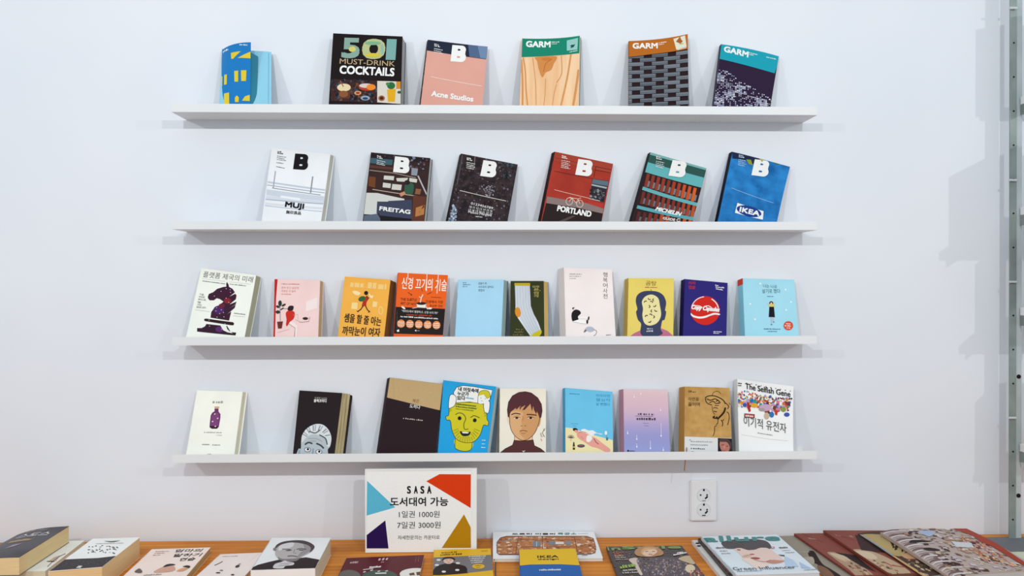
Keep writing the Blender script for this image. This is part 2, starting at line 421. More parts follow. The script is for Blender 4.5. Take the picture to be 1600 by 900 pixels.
SHELF_BOOKS = {
 'z': {"row":0,"t":0.012,"c":[[-0.7921,-0.015,2.1511],[-0.6514,-0.015,2.1429],[-0.6306,-0.085,1.9555],[-0.7747,-0.085,1.9555]],"D":[-0.0041,0.0114,-0.0036],"vl":0.889,"vr":0.884,"q":[[347,76],[424,81],[424,162.7],[343,162.2]]},
 'c501': {"row":0,"t":0.03,"c":[[-0.4695,-0.033,2.1915],[-0.2723,-0.033,2.1838],[-0.2717,-0.085,1.9613],[-0.4717,-0.085,1.9613]],"D":[0.006,0.0285,-0.009],"vl":0.935,"vr":0.933,"q":[[521,52],[629,57],[626,163.7],[514,163.1]]},
 'acne': {"row":0,"t":0.01,"c":[[-0.2008,-0.013,2.1818],[-0.0285,-0.013,2.1607],[-0.044,-0.085,1.9549],[-0.2184,-0.085,1.9549]],"D":[-0.0042,0.0095,-0.003],"vl":0.902,"vr":0.891,"q":[[669,62],[762,74],[754,164.3],[657,163.8]]},
 'gwood': {"row":0,"t":0.01,"c":[[0.072,-0.013,2.1874],[0.2388,-0.013,2.1905],[0.2275,-0.085,1.9549],[0.0612,-0.085,1.9549]],"D":[0.0045,0.0095,-0.003],"vl":0.905,"vr":0.906,"q":[[816,60],[905.5,59],[904,165.1],[812,164.6]]},
 'gbask': {"row":0,"t":0.01,"c":[[0.3819,-0.013,2.1803],[0.5527,-0.013,2.1946],[0.542,-0.085,1.9549],[0.3688,-0.085,1.9549]],"D":[0.0023,0.0095,-0.003],"vl":0.902,"vr":0.908,"q":[[982,65],[1073,58],[1077,166.0],[982,165.5]]},
 'gteal': {"row":0,"t":0.01,"c":[[0.6543,-0.013,2.1748],[0.8243,-0.013,2.1404],[0.7672,-0.085,1.9549],[0.6078,-0.085,1.9549]],"D":[-0.0021,0.0095,-0.003],"vl":0.899,"vr":0.878,"q":[[1127,69],[1217,88],[1203,166.6],[1115,166.2]]},
 'muji': {"row":1,"t":0.01,"c":[[-0.6506,-0.013,1.8669],[-0.4835,-0.013,1.849],[-0.4951,-0.085,1.6314],[-0.6602,-0.085,1.6314]],"D":[0.0104,0.0095,-0.003],"vl":0.921,"vr":0.914,"q":[[425,231],[516,241],[502,345.5],[409,345.4]]},
 'freitag': {"row":1,"t":0.01,"c":[[-0.3656,-0.013,1.855],[-0.1956,-0.013,1.8389],[-0.2072,-0.085,1.6314],[-0.3791,-0.085,1.6314]],"D":[0.0062,0.0095,-0.003],"vl":0.917,"vr":0.91,"q":[[580,238],[672,247],[663,345.7],[567,345.6]]},
 'margiela': {"row":1,"t":0.01,"c":[[-0.1048,-0.013,1.8522],[0.0588,-0.013,1.8212],[0.0244,-0.085,1.6314],[-0.1448,-0.085,1.6314]],"D":[-0.0057,0.0095,-0.003],"vl":0.916,"vr":0.901,"q":[[721,240],[809,257],[793,345.9],[699,345.8]]},
 'portland': {"row":1,"t":0.01,"c":[[0.1669,-0.013,1.8588],[0.337,-0.013,1.824],[0.2892,-0.085,1.6314],[0.1176,-0.085,1.6314]],"D":[-0.0081,0.0095,-0.003],"vl":0.918,"vr":0.903,"q":[[867,237],[958,256],[940,346.1],[845,346.0]]},
 'michelin': {"row":1,"t":0.01,"c":[[0.4457,-0.013,1.8579],[0.6112,-0.013,1.8118],[0.5456,-0.085,1.6314],[0.3711,-0.085,1.6314]],"D":[-0.0049,0.0095,-0.003],"vl":0.918,"vr":0.896,"q":[[1016,238],[1104,263],[1082,346.4],[986,346.2]]},
 'denim': {"row":1,"t":0.01,"c":[[0.6866,-0.013,1.8607],[0.8548,-0.013,1.8144],[0.7851,-0.085,1.6314],[0.6176,-0.085,1.6314]],"D":[-0.0056,0.0095,-0.003],"vl":0.919,"vr":0.898,"q":[[1144,237],[1233,262],[1213,346.5],[1121,346.4]]},
 'chess': {"row":2,"t":0.02,"c":[[-0.8486,-0.023,1.5195],[-0.6938,-0.023,1.4993],[-0.7065,-0.085,1.3136],[-0.8697,-0.085,1.3136]],"D":[0.0095,0.019,-0.006],"vl":0.94,"vr":0.934,"q":[[315,419],[400,430],[383,526.6],[291,526.7]]},
 'pink': {"row":2,"t":0.014,"c":[[-0.6427,-0.017,1.4883],[-0.5125,-0.017,1.4846],[-0.5025,-0.085,1.3117],[-0.6267,-0.085,1.3117]],"D":[0.0074,0.0133,-0.0042],"vl":0.92,"vr":0.919,"q":[[429,436],[500,438],[497,526.3],[427,526.5]]},
 'yellow': {"row":2,"t":0.024,"c":[[-0.4388,-0.027,1.4955],[-0.3086,-0.027,1.4863],[-0.3197,-0.085,1.3149],[-0.4482,-0.085,1.3149]],"D":[0.0126,0.0228,-0.0072],"vl":0.939,"vr":0.936,"q":[[539,432],[610,437],[600,526.1],[528,526.3]]},
 'orange': {"row":2,"t":0.018,"c":[[-0.2874,-0.021,1.5067],[-0.1435,-0.021,1.4992],[-0.155,-0.085,1.313],[-0.2926,-0.085,1.313]],"D":[-0.0037,0.0171,-0.0054],"vl":0.933,"vr":0.931,"q":[[622,426],[700,430],[692,525.9],[615,526.1]]},
 'bear': {"row":2,"t":0.014,"c":[[-0.1141,-0.017,1.4863],[0.0176,-0.017,1.4863],[0.0089,-0.085,1.3117],[-0.1206,-0.085,1.3117]],"D":[0.0128,0.0133,-0.0042],"vl":0.919,"vr":0.919,"q":[[716,437],[787,437],[783,525.7],[711,525.9]]},
 'sock': {"row":2,"t":0.012,"c":[[0.0381,-0.015,1.4825],[0.133,-0.015,1.4825],[0.1304,-0.085,1.311],[0.0345,-0.085,1.311]],"D":[0.0155,0.0114,-0.0036],"vl":0.914,"vr":0.914,"q":[[798,439],[849,439],[850,525.6],[797,525.7]]},
 'happy': {"row":2,"t":0.016,"c":[[0.1924,-0.019,1.5215],[0.3323,-0.019,1.5159],[0.3334,-0.085,1.3123],[0.1919,-0.085,1.3123]],"D":[-0.0148,0.0152,-0.0048],"vl":0.935,"vr":0.934,"q":[[881,418],[956,421],[962,525.3],[884,525.5]]},
 'soup': {"row":2,"t":0.014,"c":[[0.3812,-0.017,1.4908],[0.5143,-0.017,1.4898],[0.4958,-0.085,1.3117],[0.3649,-0.085,1.3117]],"D":[-0.0082,0.0133,-0.0042],"vl":0.921,"vr":0.921,"q":[[982,434.5],[1053,435],[1052,525.2],[980,525.3]]},
 'purple': {"row":2,"t":0.014,"c":[[0.5463,-0.017,1.488],[0.6723,-0.017,1.4767],[0.6468,-0.085,1.3117],[0.5228,-0.085,1.3117]],"D":[-0.0071,0.0133,-0.0042],"vl":0.92,"vr":0.915,"q":[[1070,436],[1137,442],[1135,525.0],[1067,525.1]]},
 'sky': {"row":2,"t":0.018,"c":[[0.7143,-0.021,1.4897],[0.867,-0.021,1.4859],[0.8548,-0.085,1.313],[0.7007,-0.085,1.313]],"D":[-0.0081,0.0171,-0.0054],"vl":0.927,"vr":0.926,"q":[[1160,435],[1241,437],[1248,524.7],[1164,524.9]]},
 'bottle': {"row":3,"t":0.012,"c":[[-0.8653,-0.015,1.1678],[-0.7355,-0.015,1.1636],[-0.7367,-0.085,0.9861],[-0.8697,-0.085,0.9861]],"D":[0.0086,0.0114,-0.0036],"vl":0.936,"vr":0.934,"q":[[308,610],[379,612],[366,709.9],[291,710.3]]},
 'hair': {"row":3,"t":0.014,"c":[[-0.5717,-0.017,1.1669],[-0.4505,-0.017,1.1591],[-0.4595,-0.085,0.9868],[-0.5731,-0.085,0.9868]],"D":[0.0191,0.0133,-0.0042],"vl":0.938,"vr":0.936,"q":[[468,610],[534,614],[522,709.0],[458,709.4]]},
 'tan': {"row":3,"t":0.016,"c":[[-0.3119,-0.019,1.2033],[-0.1587,-0.019,1.1842],[-0.1769,-0.085,0.9874],[-0.3348,-0.085,0.9874]],"D":[-0.0092,0.0152,-0.0048],"vl":0.95,"vr":0.946,"q":[[609,590],[692,600],[680,708.1],[592,708.6]]},
 'brain': {"row":3,"t":0.016,"c":[[-0.1568,-0.019,1.1953],[-0.0049,-0.019,1.1762],[-0.0318,-0.085,0.9874],[-0.1694,-0.085,0.9874]],"D":[0.0088,0.0152,-0.0048],"vl":0.949,"vr":0.944,"q":[[693,594],[775,604],[761,707.6],[684,708.1]]},
 'boy': {"row":3,"t":0.016,"c":[[0.0063,-0.019,1.1706],[0.1401,-0.019,1.1701],[0.1355,-0.085,0.9874],[0.0038,-0.085,0.9874]],"D":[-0.005,0.0152,-0.0048],"vl":0.942,"vr":0.942,"q":[[781,607],[853,607],[853,707.1],[780,707.5]]},
 'beach': {"row":3,"t":0.014,"c":[[0.1962,-0.017,1.1715],[0.3345,-0.017,1.1598],[0.3255,-0.085,0.9868],[0.1906,-0.085,0.9868]],"D":[-0.0057,0.0133,-0.0042],"vl":0.94,"vr":0.936,"q":[[883,606],[957,612],[958,706.5],[883.5,706.9]]},
 'rain': {"row":3,"t":0.016,"c":[[0.3659,-0.019,1.1674],[0.4952,-0.019,1.1651],[0.4875,-0.085,0.9874],[0.3563,-0.085,0.9874]],"D":[-0.0097,0.0152,-0.0048],"vl":0.941,"vr":0.941,"q":[[974,608],[1043,609],[1047,706.0],[975,706.4]]},
 'ramen': {"row":3,"t":0.018,"c":[[0.5453,-0.021,1.1745],[0.6769,-0.021,1.1703],[0.6642,-0.085,0.9881],[0.5269,-0.085,0.9881]],"D":[-0.0115,0.0171,-0.0054],"vl":0.946,"vr":0.945,"q":[[1070,604],[1140,606],[1144,705.4],[1069,705.9]]},
 'gene': {"row":3,"t":0.02,"c":[[0.6988,-0.023,1.1966],[0.8627,-0.023,1.1736],[0.8356,-0.085,0.9887],[0.6841,-0.085,0.9887]],"D":[-0.0037,0.019,-0.006],"vl":0.954,"vr":0.949,"q":[[1152,592],[1239,604],[1238,704.9],[1155,705.4]]},
 'zcover': {"row":0,"t":0.001,"c":[[-0.7914,-0.017,2.1468],[-0.6984,-0.05,2.1586],[-0.6896,-0.084,1.9517],[-0.7761,-0.082,1.9517]],"D":[0,0.0008,0],"vl":0.864,"vr":0.88,"q":[[347,78],[392,66],[391,162.5],[343,162.2]]},
 'zflap': {"row":0,"t":0.001,"c":[[-0.6991,-0.048,2.1303],[-0.685,-0.03,2.1251],[-0.6727,-0.0825,1.9517],[-0.6898,-0.0835,1.9517]],"D":[0,0.0008,0],"vl":0.859,"vr":0.849,"q":[[392,82],[403,88],[401,162.5],[391,162.5]]},
 'sign': {"row":-1,"t":0.012,"c":[[-0.3689,-0.1,0.9591],[-0.0587,-0.1,0.9598],[-0.0592,-0.12,0.734],[-0.3648,-0.12,0.734]],"D":[0.001,0.012,-0.001],"vl":1,"vr":1,"q":[[570.5,733.0],[745.0,731.5],[744.5,861.8],[571.0,863.4]]},
}
TABLE_BOOKS = {
 'dark_thick': {"z":0.072,"t":0.045,"c":[[-1.3126,-0.1121,0.805],[-1.1849,-0.0938,0.805],[-1.1726,-0.3265,0.805],[-1.306,-0.3296,0.805]],"q":[[28.0,826.0],[108.0,822.0],[30.0,870.5],[-58.0,872.0]]},
 'white_under': {"z":0.026,"t":0.026,"c":[[-1.294,-0.0812,0.759],[-1.1524,-0.0769,0.759],[-1.1278,-0.296,0.759],[-1.2574,-0.297,0.759]],"q":[[50.0,846.0],[132.0,844.5],[71.0,892.0],[-12.0,893.0]]},
 'band': {"z":0.055,"t":0.055,"c":[[-1.091,-0.148,0.788],[-0.9696,-0.1399,0.788],[-0.9594,-0.3508,0.788],[-1.0727,-0.3747,0.788]],"q":[[145.0,841.7],[218.5,839.5],[159.5,886.0],[76.0,892.7]]},
 'speech': {"z":0.02,"t":0.02,"c":[[-0.9402,-0.1335,0.753],[-0.7863,-0.1231,0.753],[-0.7688,-0.3324,0.753],[-0.9225,-0.3428,0.753]],"q":[[237.4,858.2],[329.0,855.3],[288.7,902.7],[186.3,906.3]]},
 'pale': {"z":0.012,"t":0.012,"c":[[-0.7482,-0.1535,0.745],[-0.6257,-0.1422,0.745],[-0.6343,-0.342,0.745],[-0.7544,-0.3534,0.745]],"q":[[344.5,866.0],[418.0,863.0],[373.0,909.4],[292.4,913.1]]},
 'portrait': {"z":0.048,"t":0.048,"c":[[-0.6166,-0.1322,0.781],[-0.4558,-0.1361,0.781],[-0.4457,-0.3531,0.781],[-0.5983,-0.3615,0.781]],"q":[[425.0,840.3],[517.0,840.3],[492.5,888.0],[392.0,891.0]]},
 'maroon': {"z":0.012,"t":0.012,"c":[[-0.4017,-0.1898,0.745],[-0.1984,-0.1715,0.745],[-0.1951,-0.3715,0.745],[-0.3958,-0.3897,0.745]],"q":[[542.0,872.0],[662.8,867.0],[652.5,914.3],[519.5,920.5]]},
 'yellowgrey': {"z":0.014,"t":0.014,"c":[[-0.175,-0.1393,0.747],[-0.0202,-0.1333,0.747],[-0.0109,-0.3331,0.747],[-0.1619,-0.3389,0.747]],"q":[[678.0,859.0],[766.5,857.0],[771.6,902.0],[675.8,904.4]]},
 'picture': {"z":0.008,"t":0.008,"c":[[-0.0126,-0.006,0.75],[0.2817,-0.006,0.7476],[0.2802,-0.1956,0.741],[-0.0128,-0.1931,0.741]],"q":[[771.0,831.0],[928.0,831.0],[942.0,872.0],[770.6,873.0]]},
 'twotone': {"z":0.022,"t":0.013,"c":[[0.0567,-0.1768,0.759],[0.2088,-0.1738,0.759],[0.2066,-0.3738,0.755],[0.0539,-0.3768,0.755]],"q":[[811.0,858.7],[899.0,857.3],[911.6,905.9],[813.4,907.7]]},
 'fashion': {"z":0.007,"t":0.007,"c":[[0.3031,-0.1066,0.74],[0.5149,-0.1042,0.74],[0.5203,-0.3841,0.74],[0.2979,-0.3866,0.74]],"q":[[947.5,854.0],[1065.0,852.5],[1114.2,916.3],[971.6,918.4]]},
 'beauty': {"z":0.03,"t":0.01,"c":[[0.5724,-0.0988,0.763],[0.7915,-0.086,0.763],[0.7911,-0.3629,0.763],[0.5812,-0.3738,0.763]],"q":[[1096.0,838.4],[1214.0,835.0],[1281.0,894.5],[1151.0,898.5]]},
 'beauty_b': {"z":0.02,"t":0.009,"c":[[0.5677,-0.0832,0.753],[0.7802,-0.0724,0.753],[0.7755,-0.3511,0.753],[0.5709,-0.3622,0.753]],"q":[[1091.0,841.0],[1205.0,838.0],[1268.0,898.0],[1142.0,902.0]]},
 'beauty_c': {"z":0.011,"t":0.011,"c":[[0.5523,-0.0726,0.744],[0.7546,-0.0669,0.744],[0.7498,-0.3438,0.744],[0.555,-0.3471,0.744]],"q":[[1081.0,844.0],[1190.0,842.0],[1250.0,902.0],[1129.0,904.0]]},
 'greymag': {"z":0.006,"t":0.006,"c":[[0.8003,-0.0292,0.739],[0.9774,-0.0252,0.739],[1.0038,-0.3211,0.739],[0.8222,-0.333,0.739]],"q":[[1207.0,837.5],[1300.0,836.0],[1400.0,898.0],[1292.0,902.0]]},
 'red_a': {"z":0.012,"t":0.006,"c":[[0.8632,-0.0319,0.745],[1.0303,-0.0332,0.745],[1.0491,-0.3333,0.745],[0.8907,-0.3417,0.745]],"q":[[1241.0,834.5],[1330.0,834.0],[1432.0,897.0],[1337.0,900.0]]},
 'red_b': {"z":0.021,"t":0.006,"c":[[0.9484,-0.033,0.754],[1.1304,-0.0402,0.754],[1.138,-0.3421,0.754],[0.9704,-0.3584,0.754]],"q":[[1286.5,829.5],[1385.0,830.0],[1490.0,893.0],[1392.0,898.0]]},
 'tan_a': {"z":0.03,"t":0.007,"c":[[1.0307,-0.0702,0.763],[1.2013,-0.0578,0.763],[1.2027,-0.3545,0.763],[1.0386,-0.3868,0.763]],"q":[[1340.0,831.0],[1428.0,828.0],[1535.0,890.0],[1445.0,899.0]]},
 'folded': {"z":0.052,"t":0.02,"c":[[1.0792,-0.1046,0.785],[1.3155,-0.1186,0.785],[1.3142,-0.4101,0.785],[1.0817,-0.4359,0.785]],"q":[[1376.0,825.0],[1510.0,826.5],[1630.0,889.0],[1492.0,897.0]]},
 'greyboard': {"z":0.004,"t":0.004,"c":[[1.4098,-0.0491,0.737],[1.5438,-0.0469,0.737],[1.5587,-0.1586,0.737],[1.3965,-0.1644,0.737]],"q":[[1536.0,839.5],[1606.0,838.5],[1660.0,860.0],[1572.0,862.0]]},
 'cream': {"z":0.003,"t":0.003,"c":[[1.3908,-0.1418,0.736],[1.5404,-0.1355,0.736],[1.5383,-0.2712,0.736],[1.3788,-0.2804,0.736]],"q":[[1560.0,858.0],[1640.0,856.0],[1700.0,885.0],[1610.0,888.0]]},
}
# ---------------------------------------------------------------- room
wall_m, nt, b = new_mat('painted_plaster', .9)
tinted(nt, b, srgb('#dfe4ec'), srgb('#e5e8ef'), 1.6, bump=0)
floor_m, nt, b = new_mat('grey_floor', .6)
tinted(nt, b, srgb('#8f8b86'), srgb('#a09c96'), 3)
def struct(o):
    o['kind'] = 'structure'; return o
struct(box('wall_back', -3.2, 3.4, 0, .12, 0, 3.0, wall_m))
struct(box('floor', -3.2, 3.4, -4.5, 0, -.05, 0, floor_m))

# ---------------------------------------------------------------- wall ledges
shelf_m, nt, b = new_mat('powder_coated_steel', .45)
tinted(nt, b, srgb('#dfe2e4'), srgb('#e6e8ea'), 2)
LZ = [1.9487, 1.6252, 1.3042, .9793]
LN = ['topmost white metal wall ledge, holding the cocktail book and magazines',
      'second white metal wall ledge from the top, holding six magazines',
      'third white metal wall ledge from the top, holding ten small books',
      'lowest white metal wall ledge, directly above the framed price sign']
for i, z in enumerate(LZ):
    t = thing('wall_ledge', LN[i], 'shelf', (0, 0, z), 'white wall ledges')
    box('shelf_plate', -.9, .9, -.1, 0, 0, .0015, shelf_m, t)
    box('front_lip', -.9, .9, -.1, -.0985, .0015, .023, shelf_m, t, bevel=.0003)
    box('back_flange', -.9, .9, -.0015, 0, .0015, .012, shelf_m, t)

# ---------------------------------------------------------------- table of planks
def plank_mat(i):
    mt, nt, b = new_mat('oiled_pine', .45, 0)
    tc = nt.nodes.new('ShaderNodeTexCoord'); mp = nt.nodes.new('ShaderNodeMapping')
    mp.inputs['Scale'].default_value = (1.0, 8, 1); mp.inputs['Location'].default_value = (i * 3.1, i * 1.7, 0)
    nz = nt.nodes.new('ShaderNodeTexNoise'); nz.inputs['Scale'].default_value = 2.2; nz.inputs['Detail'].default_value = 6; nz.inputs['Distortion'].default_value = 1.0
    wv = nt.nodes.new('ShaderNodeTexWave'); wv.bands_direction = 'Y'; wv.inputs['Scale'].default_value = 1.6; wv.inputs['Distortion'].default_value = 7; wv.inputs['Detail'].default_value = 3
    wv.inputs['Detail Scale'].default_value = .8
    mx = nt.nodes.new('ShaderNodeMixRGB'); mx.inputs[0].default_value = .16
    rp = nt.nodes.new('ShaderNodeValToRGB')
    rp.color_ramp.elements[0].position = .2; rp.color_ramp.elements[1].position = .75
    k = [(.95), 1.06, 1.0, .92, 1.04][i % 5]
    rp.color_ramp.elements[0].color = (*[x * k for x in srgb('#b4621c')], 1)
    rp.color_ramp.elements[1].color = (*[min(1, x * k) for x in srgb('#e09134')], 1)
    vo = nt.nodes.new('ShaderNodeTexVoronoi'); vo.inputs['Scale'].default_value = 4.0
    mp2 = nt.nodes.new('ShaderNodeMapping'); mp2.inputs['Scale'].default_value = (1, 2.2, 1); mp2.inputs['Location'].default_value = (i * 1.37, i * .71, 0)
    kr = nt.nodes.new('ShaderNodeValToRGB')
    kr.color_ramp.elements[0].position = .035; kr.color_ramp.elements[0].color = (.28, .16, .10, 1)
    kr.color_ramp.elements[1].position = .10; kr.color_ramp.elements[1].color = (1, 1, 1, 1)
    ml = nt.nodes.new('ShaderNodeMixRGB'); ml.blend_type = 'MULTIPLY'; ml.inputs[0].default_value = .85
    L = nt.links.new
    L(tc.outputs['Object'], mp.inputs[0]); L(mp.outputs[0], nz.inputs['Vector']); L(mp.outputs[0], wv.inputs['Vector'])
    L(nz.outputs['Fac'], mx.inputs[1]); L(wv.outputs['Color'], mx.inputs[2]); L(mx.outputs[0], rp.inputs[0])
    L(tc.outputs['Object'], mp2.inputs[0]); L(mp2.outputs[0], vo.inputs['Vector']); L(vo.outputs['Distance'], kr.inputs[0])
    L(rp.outputs[0], ml.inputs[1]); L(kr.outputs[0], ml.inputs[2]); L(ml.outputs[0], b.inputs['Base Color'])
    return mt
PM = [plank_mat(i) for i in range(5)]
leg_m = mat('#4a3a2c', .6)
def table(x0, x1, label, k0):
    t = thing('display_table', label, 'table', ((x0 + x1) / 2, -.4, 0), 'pine display tables')
    ox = (x0 + x1) / 2
    ys = [-.012, -.112, -.212, -.318, -.424, -.53, -.64, -.75]
    for i in range(7):
        o = box('plank', x0 - ox, x1 - ox, ys[i + 1] + .4 + .0007, ys[i] + .4 - .0007, .703, .733, PM[(i + k0) % 5], t, bevel=.0012)
    for sx in (x0 + .08, x1 - .08):
        for sy in (-.08, -.68):
            box('leg', sx - ox - .03, sx - ox + .03, sy + .4 - .03, sy + .4 + .03, 0, .7025, leg_m, t)
table(-1.95, -.008, 'pine plank display table under the wall ledges, left of the seam', 0)
table(-.005, 2.25, 'pine plank display table carrying the glossy magazines, right of the seam', 2)

# ---------------------------------------------------------------- double socket outlet
plastic = mat('#e6e7ea', .35, .1, .01)
dark = mat('#1c1a19', .6)
ot = thing('wall_outlet', 'white double wall socket above the table, right of the price sign', 'outlet', (.604, 0, .8375))
bm = bmesh.new(); box_bm(bm, -.039, .039, -.011, 0, -.0595, .0595)
bmesh.ops.bevel(bm, geom=[e for e in bm.edges if any(v.co.y < -.005 for v in e.verts)], offset=.003, segments=3, affect='EDGES')
bm_obj('face_plate', bm, plastic, ot, False)
for zc in (.0175, -.0255):
    bm = bmesh.new()
    n = 28
    ring = []
    for rr, yy in ((.0205, -.0112), (.0200, -.0125), (.0190, -.0125), (.0183, -.0114)):
        ring.append([bm.verts.new((rr * math.cos(2 * math.pi * i / n), yy, zc + rr * math.sin(2 * math.pi * i / n))) for i in range(n)])
    for a_, b_ in zip(ring, ring[1:]):
        for i in range(n): bm.faces.new((a_[i], a_[(i + 1) % n], b_[(i + 1) % n], b_[i]))
    bm.faces.new(list(reversed(ring[-1])))
    so = bm_obj('socket', bm, mat('#dde0e3', .4, 0, .02), ot, False)
    for xx, dz in ((-.0095, 0.0), (.0095, 0.0)):
        bm = bmesh.new(); cyl_bm(bm, (xx, -.0118, zc + dz), .0024, .0012, 'Y', 12)
        bm_obj('pin_hole', bm, dark, so)
    bm = bmesh.new(); box_bm(bm, -.0022, .0022, -.0135, -.0113, zc + .0125, zc + .0175)
    bm_obj('earth_clip', bm, dark, so)
    bm = bmesh.new(); box_bm(bm, -.005, .005, -.0128, -.0113, zc - .0178, zc - .0155)
    bm_obj('earth_clip', bm, dark if zc < 0 else mat('#8f9498', .4), so)
    bm = bmesh.new(); box_bm(bm, -.0022, .0022, -.0004, .0004, -.005, .005)
    o = bm_obj('key_slot', bm, dark, so); o.location = (.0075, -.0120, zc - .0075); o.rotation_euler = (0, R(45), 0)

# ---------------------------------------------------------------- slotted upright and side shelving
steel, nt, b = new_mat('grey_green_steel', .5)
b.inputs['Metallic'].default_value = .25
tinted(nt, b, srgb('#7f8b88'), srgb('#98a3a1'), 9)
steel_l, nt, b = new_mat('pale_steel', .5)
tinted(nt, b, srgb('#a6b1b4'), srgb('#c0c9cc'), 5)
ut = thing('shelving_unit', 'grey steel slotted upright with white boards at the right edge', 'shelving unit', (1.5, -.06, .733))
def ub(name, x0, x1, y0, y1, z0, z1, m_, par=ut, bevel=0): return box(name, x0 - 1.5, x1 - 1.5, y0 + .06, y1 + .06, z0 - .733, z1 - .733, m_, par, bevel)
upl = ub('upright', 1.479, 1.499, -.06, -.057, .736, 2.5, steel)
ub('side_flange', 1.499, 1.517, -.057, -.053, .736, 2.5, steel_l)
for k in range(18):
    z = .7914 + .0984 * k
    if k in (3, 6, 9, 12, 15): pass
    bm = bmesh.new(); cyl_bm(bm, (1.490 - 1.5, -.0002, z - .733), .0026, .0012, 'Y', 10)
    bm_obj('slot_hole', bm, dark, upl)
for z in (2.267, 1.772, 1.479, 1.087):
    bm = bmesh.new(); cyl_bm(bm, (1.483 - 1.5, -.006, z - .733), .0035, .022, 'X', 10)
    bm_obj('bolt', bm, mat('#c9cdd0', .3, .2), upl)
for z in (1.205, .86):
    bm = bmesh.new(); cyl_bm(bm, (1.508 - 1.5, .002, z - .733), .006, .0016, 'Y', 14)
    bm_obj('cable_hole', bm, dark, ut)
white_board = mat('#eceef0', .5)
for z, dp in ((1.672, .33), (1.383, .24), (.99, .17), (1.99, .14)):
    ub('shelf_board', 1.507, 1.95, -dp, -.064, z, z + .022, white_board, bevel=.001)
    ub('bracket', 1.508, 1.511, -dp + .03, -.062, z - .03, z - .001, steel)
bk = [(2.012, .022, .24, '#e4e6ea'), (1.694, .03, .19, '#b9c3cf'), (1.405, .028, .20, '#332c2b'), (1.012, .03, .21, '#d8cfc0')]
lbls = ['white book standing on the top board of the side shelving', 'pale blue grey book on the second board of the side shelving',
        'dark book standing on the third board of the side shelving', 'cream book standing on the lowest board of the side shelving']
for (z, w, h, c), lb in zip(bk, lbls):
    x0 = 1.522; dd = .11 if z > 1.6 and z < 1.9 else .055
    t = thing('book', lb, 'book', (x0 + w / 2, -.2 if 1.6 < z < 1.9 else -.13, z), 'books on the side shelving')
    box('front_cover', -w / 2, -w / 2 + .0015, -dd, dd, 0, h, mat(c), t)
    box('back_cover', w / 2 - .0015, w / 2, -dd, dd, 0, h, mat(c), t)
    box('spine', -w / 2, w / 2, -dd - .0015, -dd, 0, h, mat(c), t)
    box('page_block', -w / 2 + .0015, w / 2 - .0015, -dd, dd - .003, .002, h - .003, mat_pages('#cfc8b4', '#efe9d8'), t)
# ================================================================ books on the ledges
def shelf_book(key, kind, label, group, cover, pages=('#cfc8b4', '#efe9d8'), back=None, spine=None, bend=no_bend, crop=None, over=.006):
    v = Volume(kind, label, 'magazine' if kind == 'magazine' else 'book', SHELF_BOOKS[key], bend=bend, group=group)
    v.paperback(cover, pages, back, spine, over)
    return v, Sheet(SHELF_BOOKS[key]['q'], *crop)
G1, G2, G3, G4 = ('publications on the topmost ledge', 'magazines on the second ledge', 'small books on the third ledge', 'books on the lowest ledge')
W = '#f2f2ef'
A1 = (320, 30, 4.706); A2 = (640, 30, 4.706); A3 = (960, 30, 4.706); A4 = (380, 215, 4.706); A5 = (680, 215, 4.706); A6 = (960, 215, 4.706)
A7 = (260, 400, 6); A8 = (510, 400, 6); A9 = (700, 410, 6.43); A10 = (860, 400, 6); A11 = (1040, 410, 6)
A12 = (260, 580, 5.293); A13 = (580, 580, 6); A14 = (760, 590, 6.43); A15 = (950, 580, 6); A16 = (1110, 580, 6)
def curl(right=0., low=0., bow=0.):
    return lambda u_, v_: right * u_ ** 3 * (1 - v_) ** 2 + low * u_ ** 3 * v_ ** 2 + bow * 4 * u_ * (1 - u_) * (1 - v_)

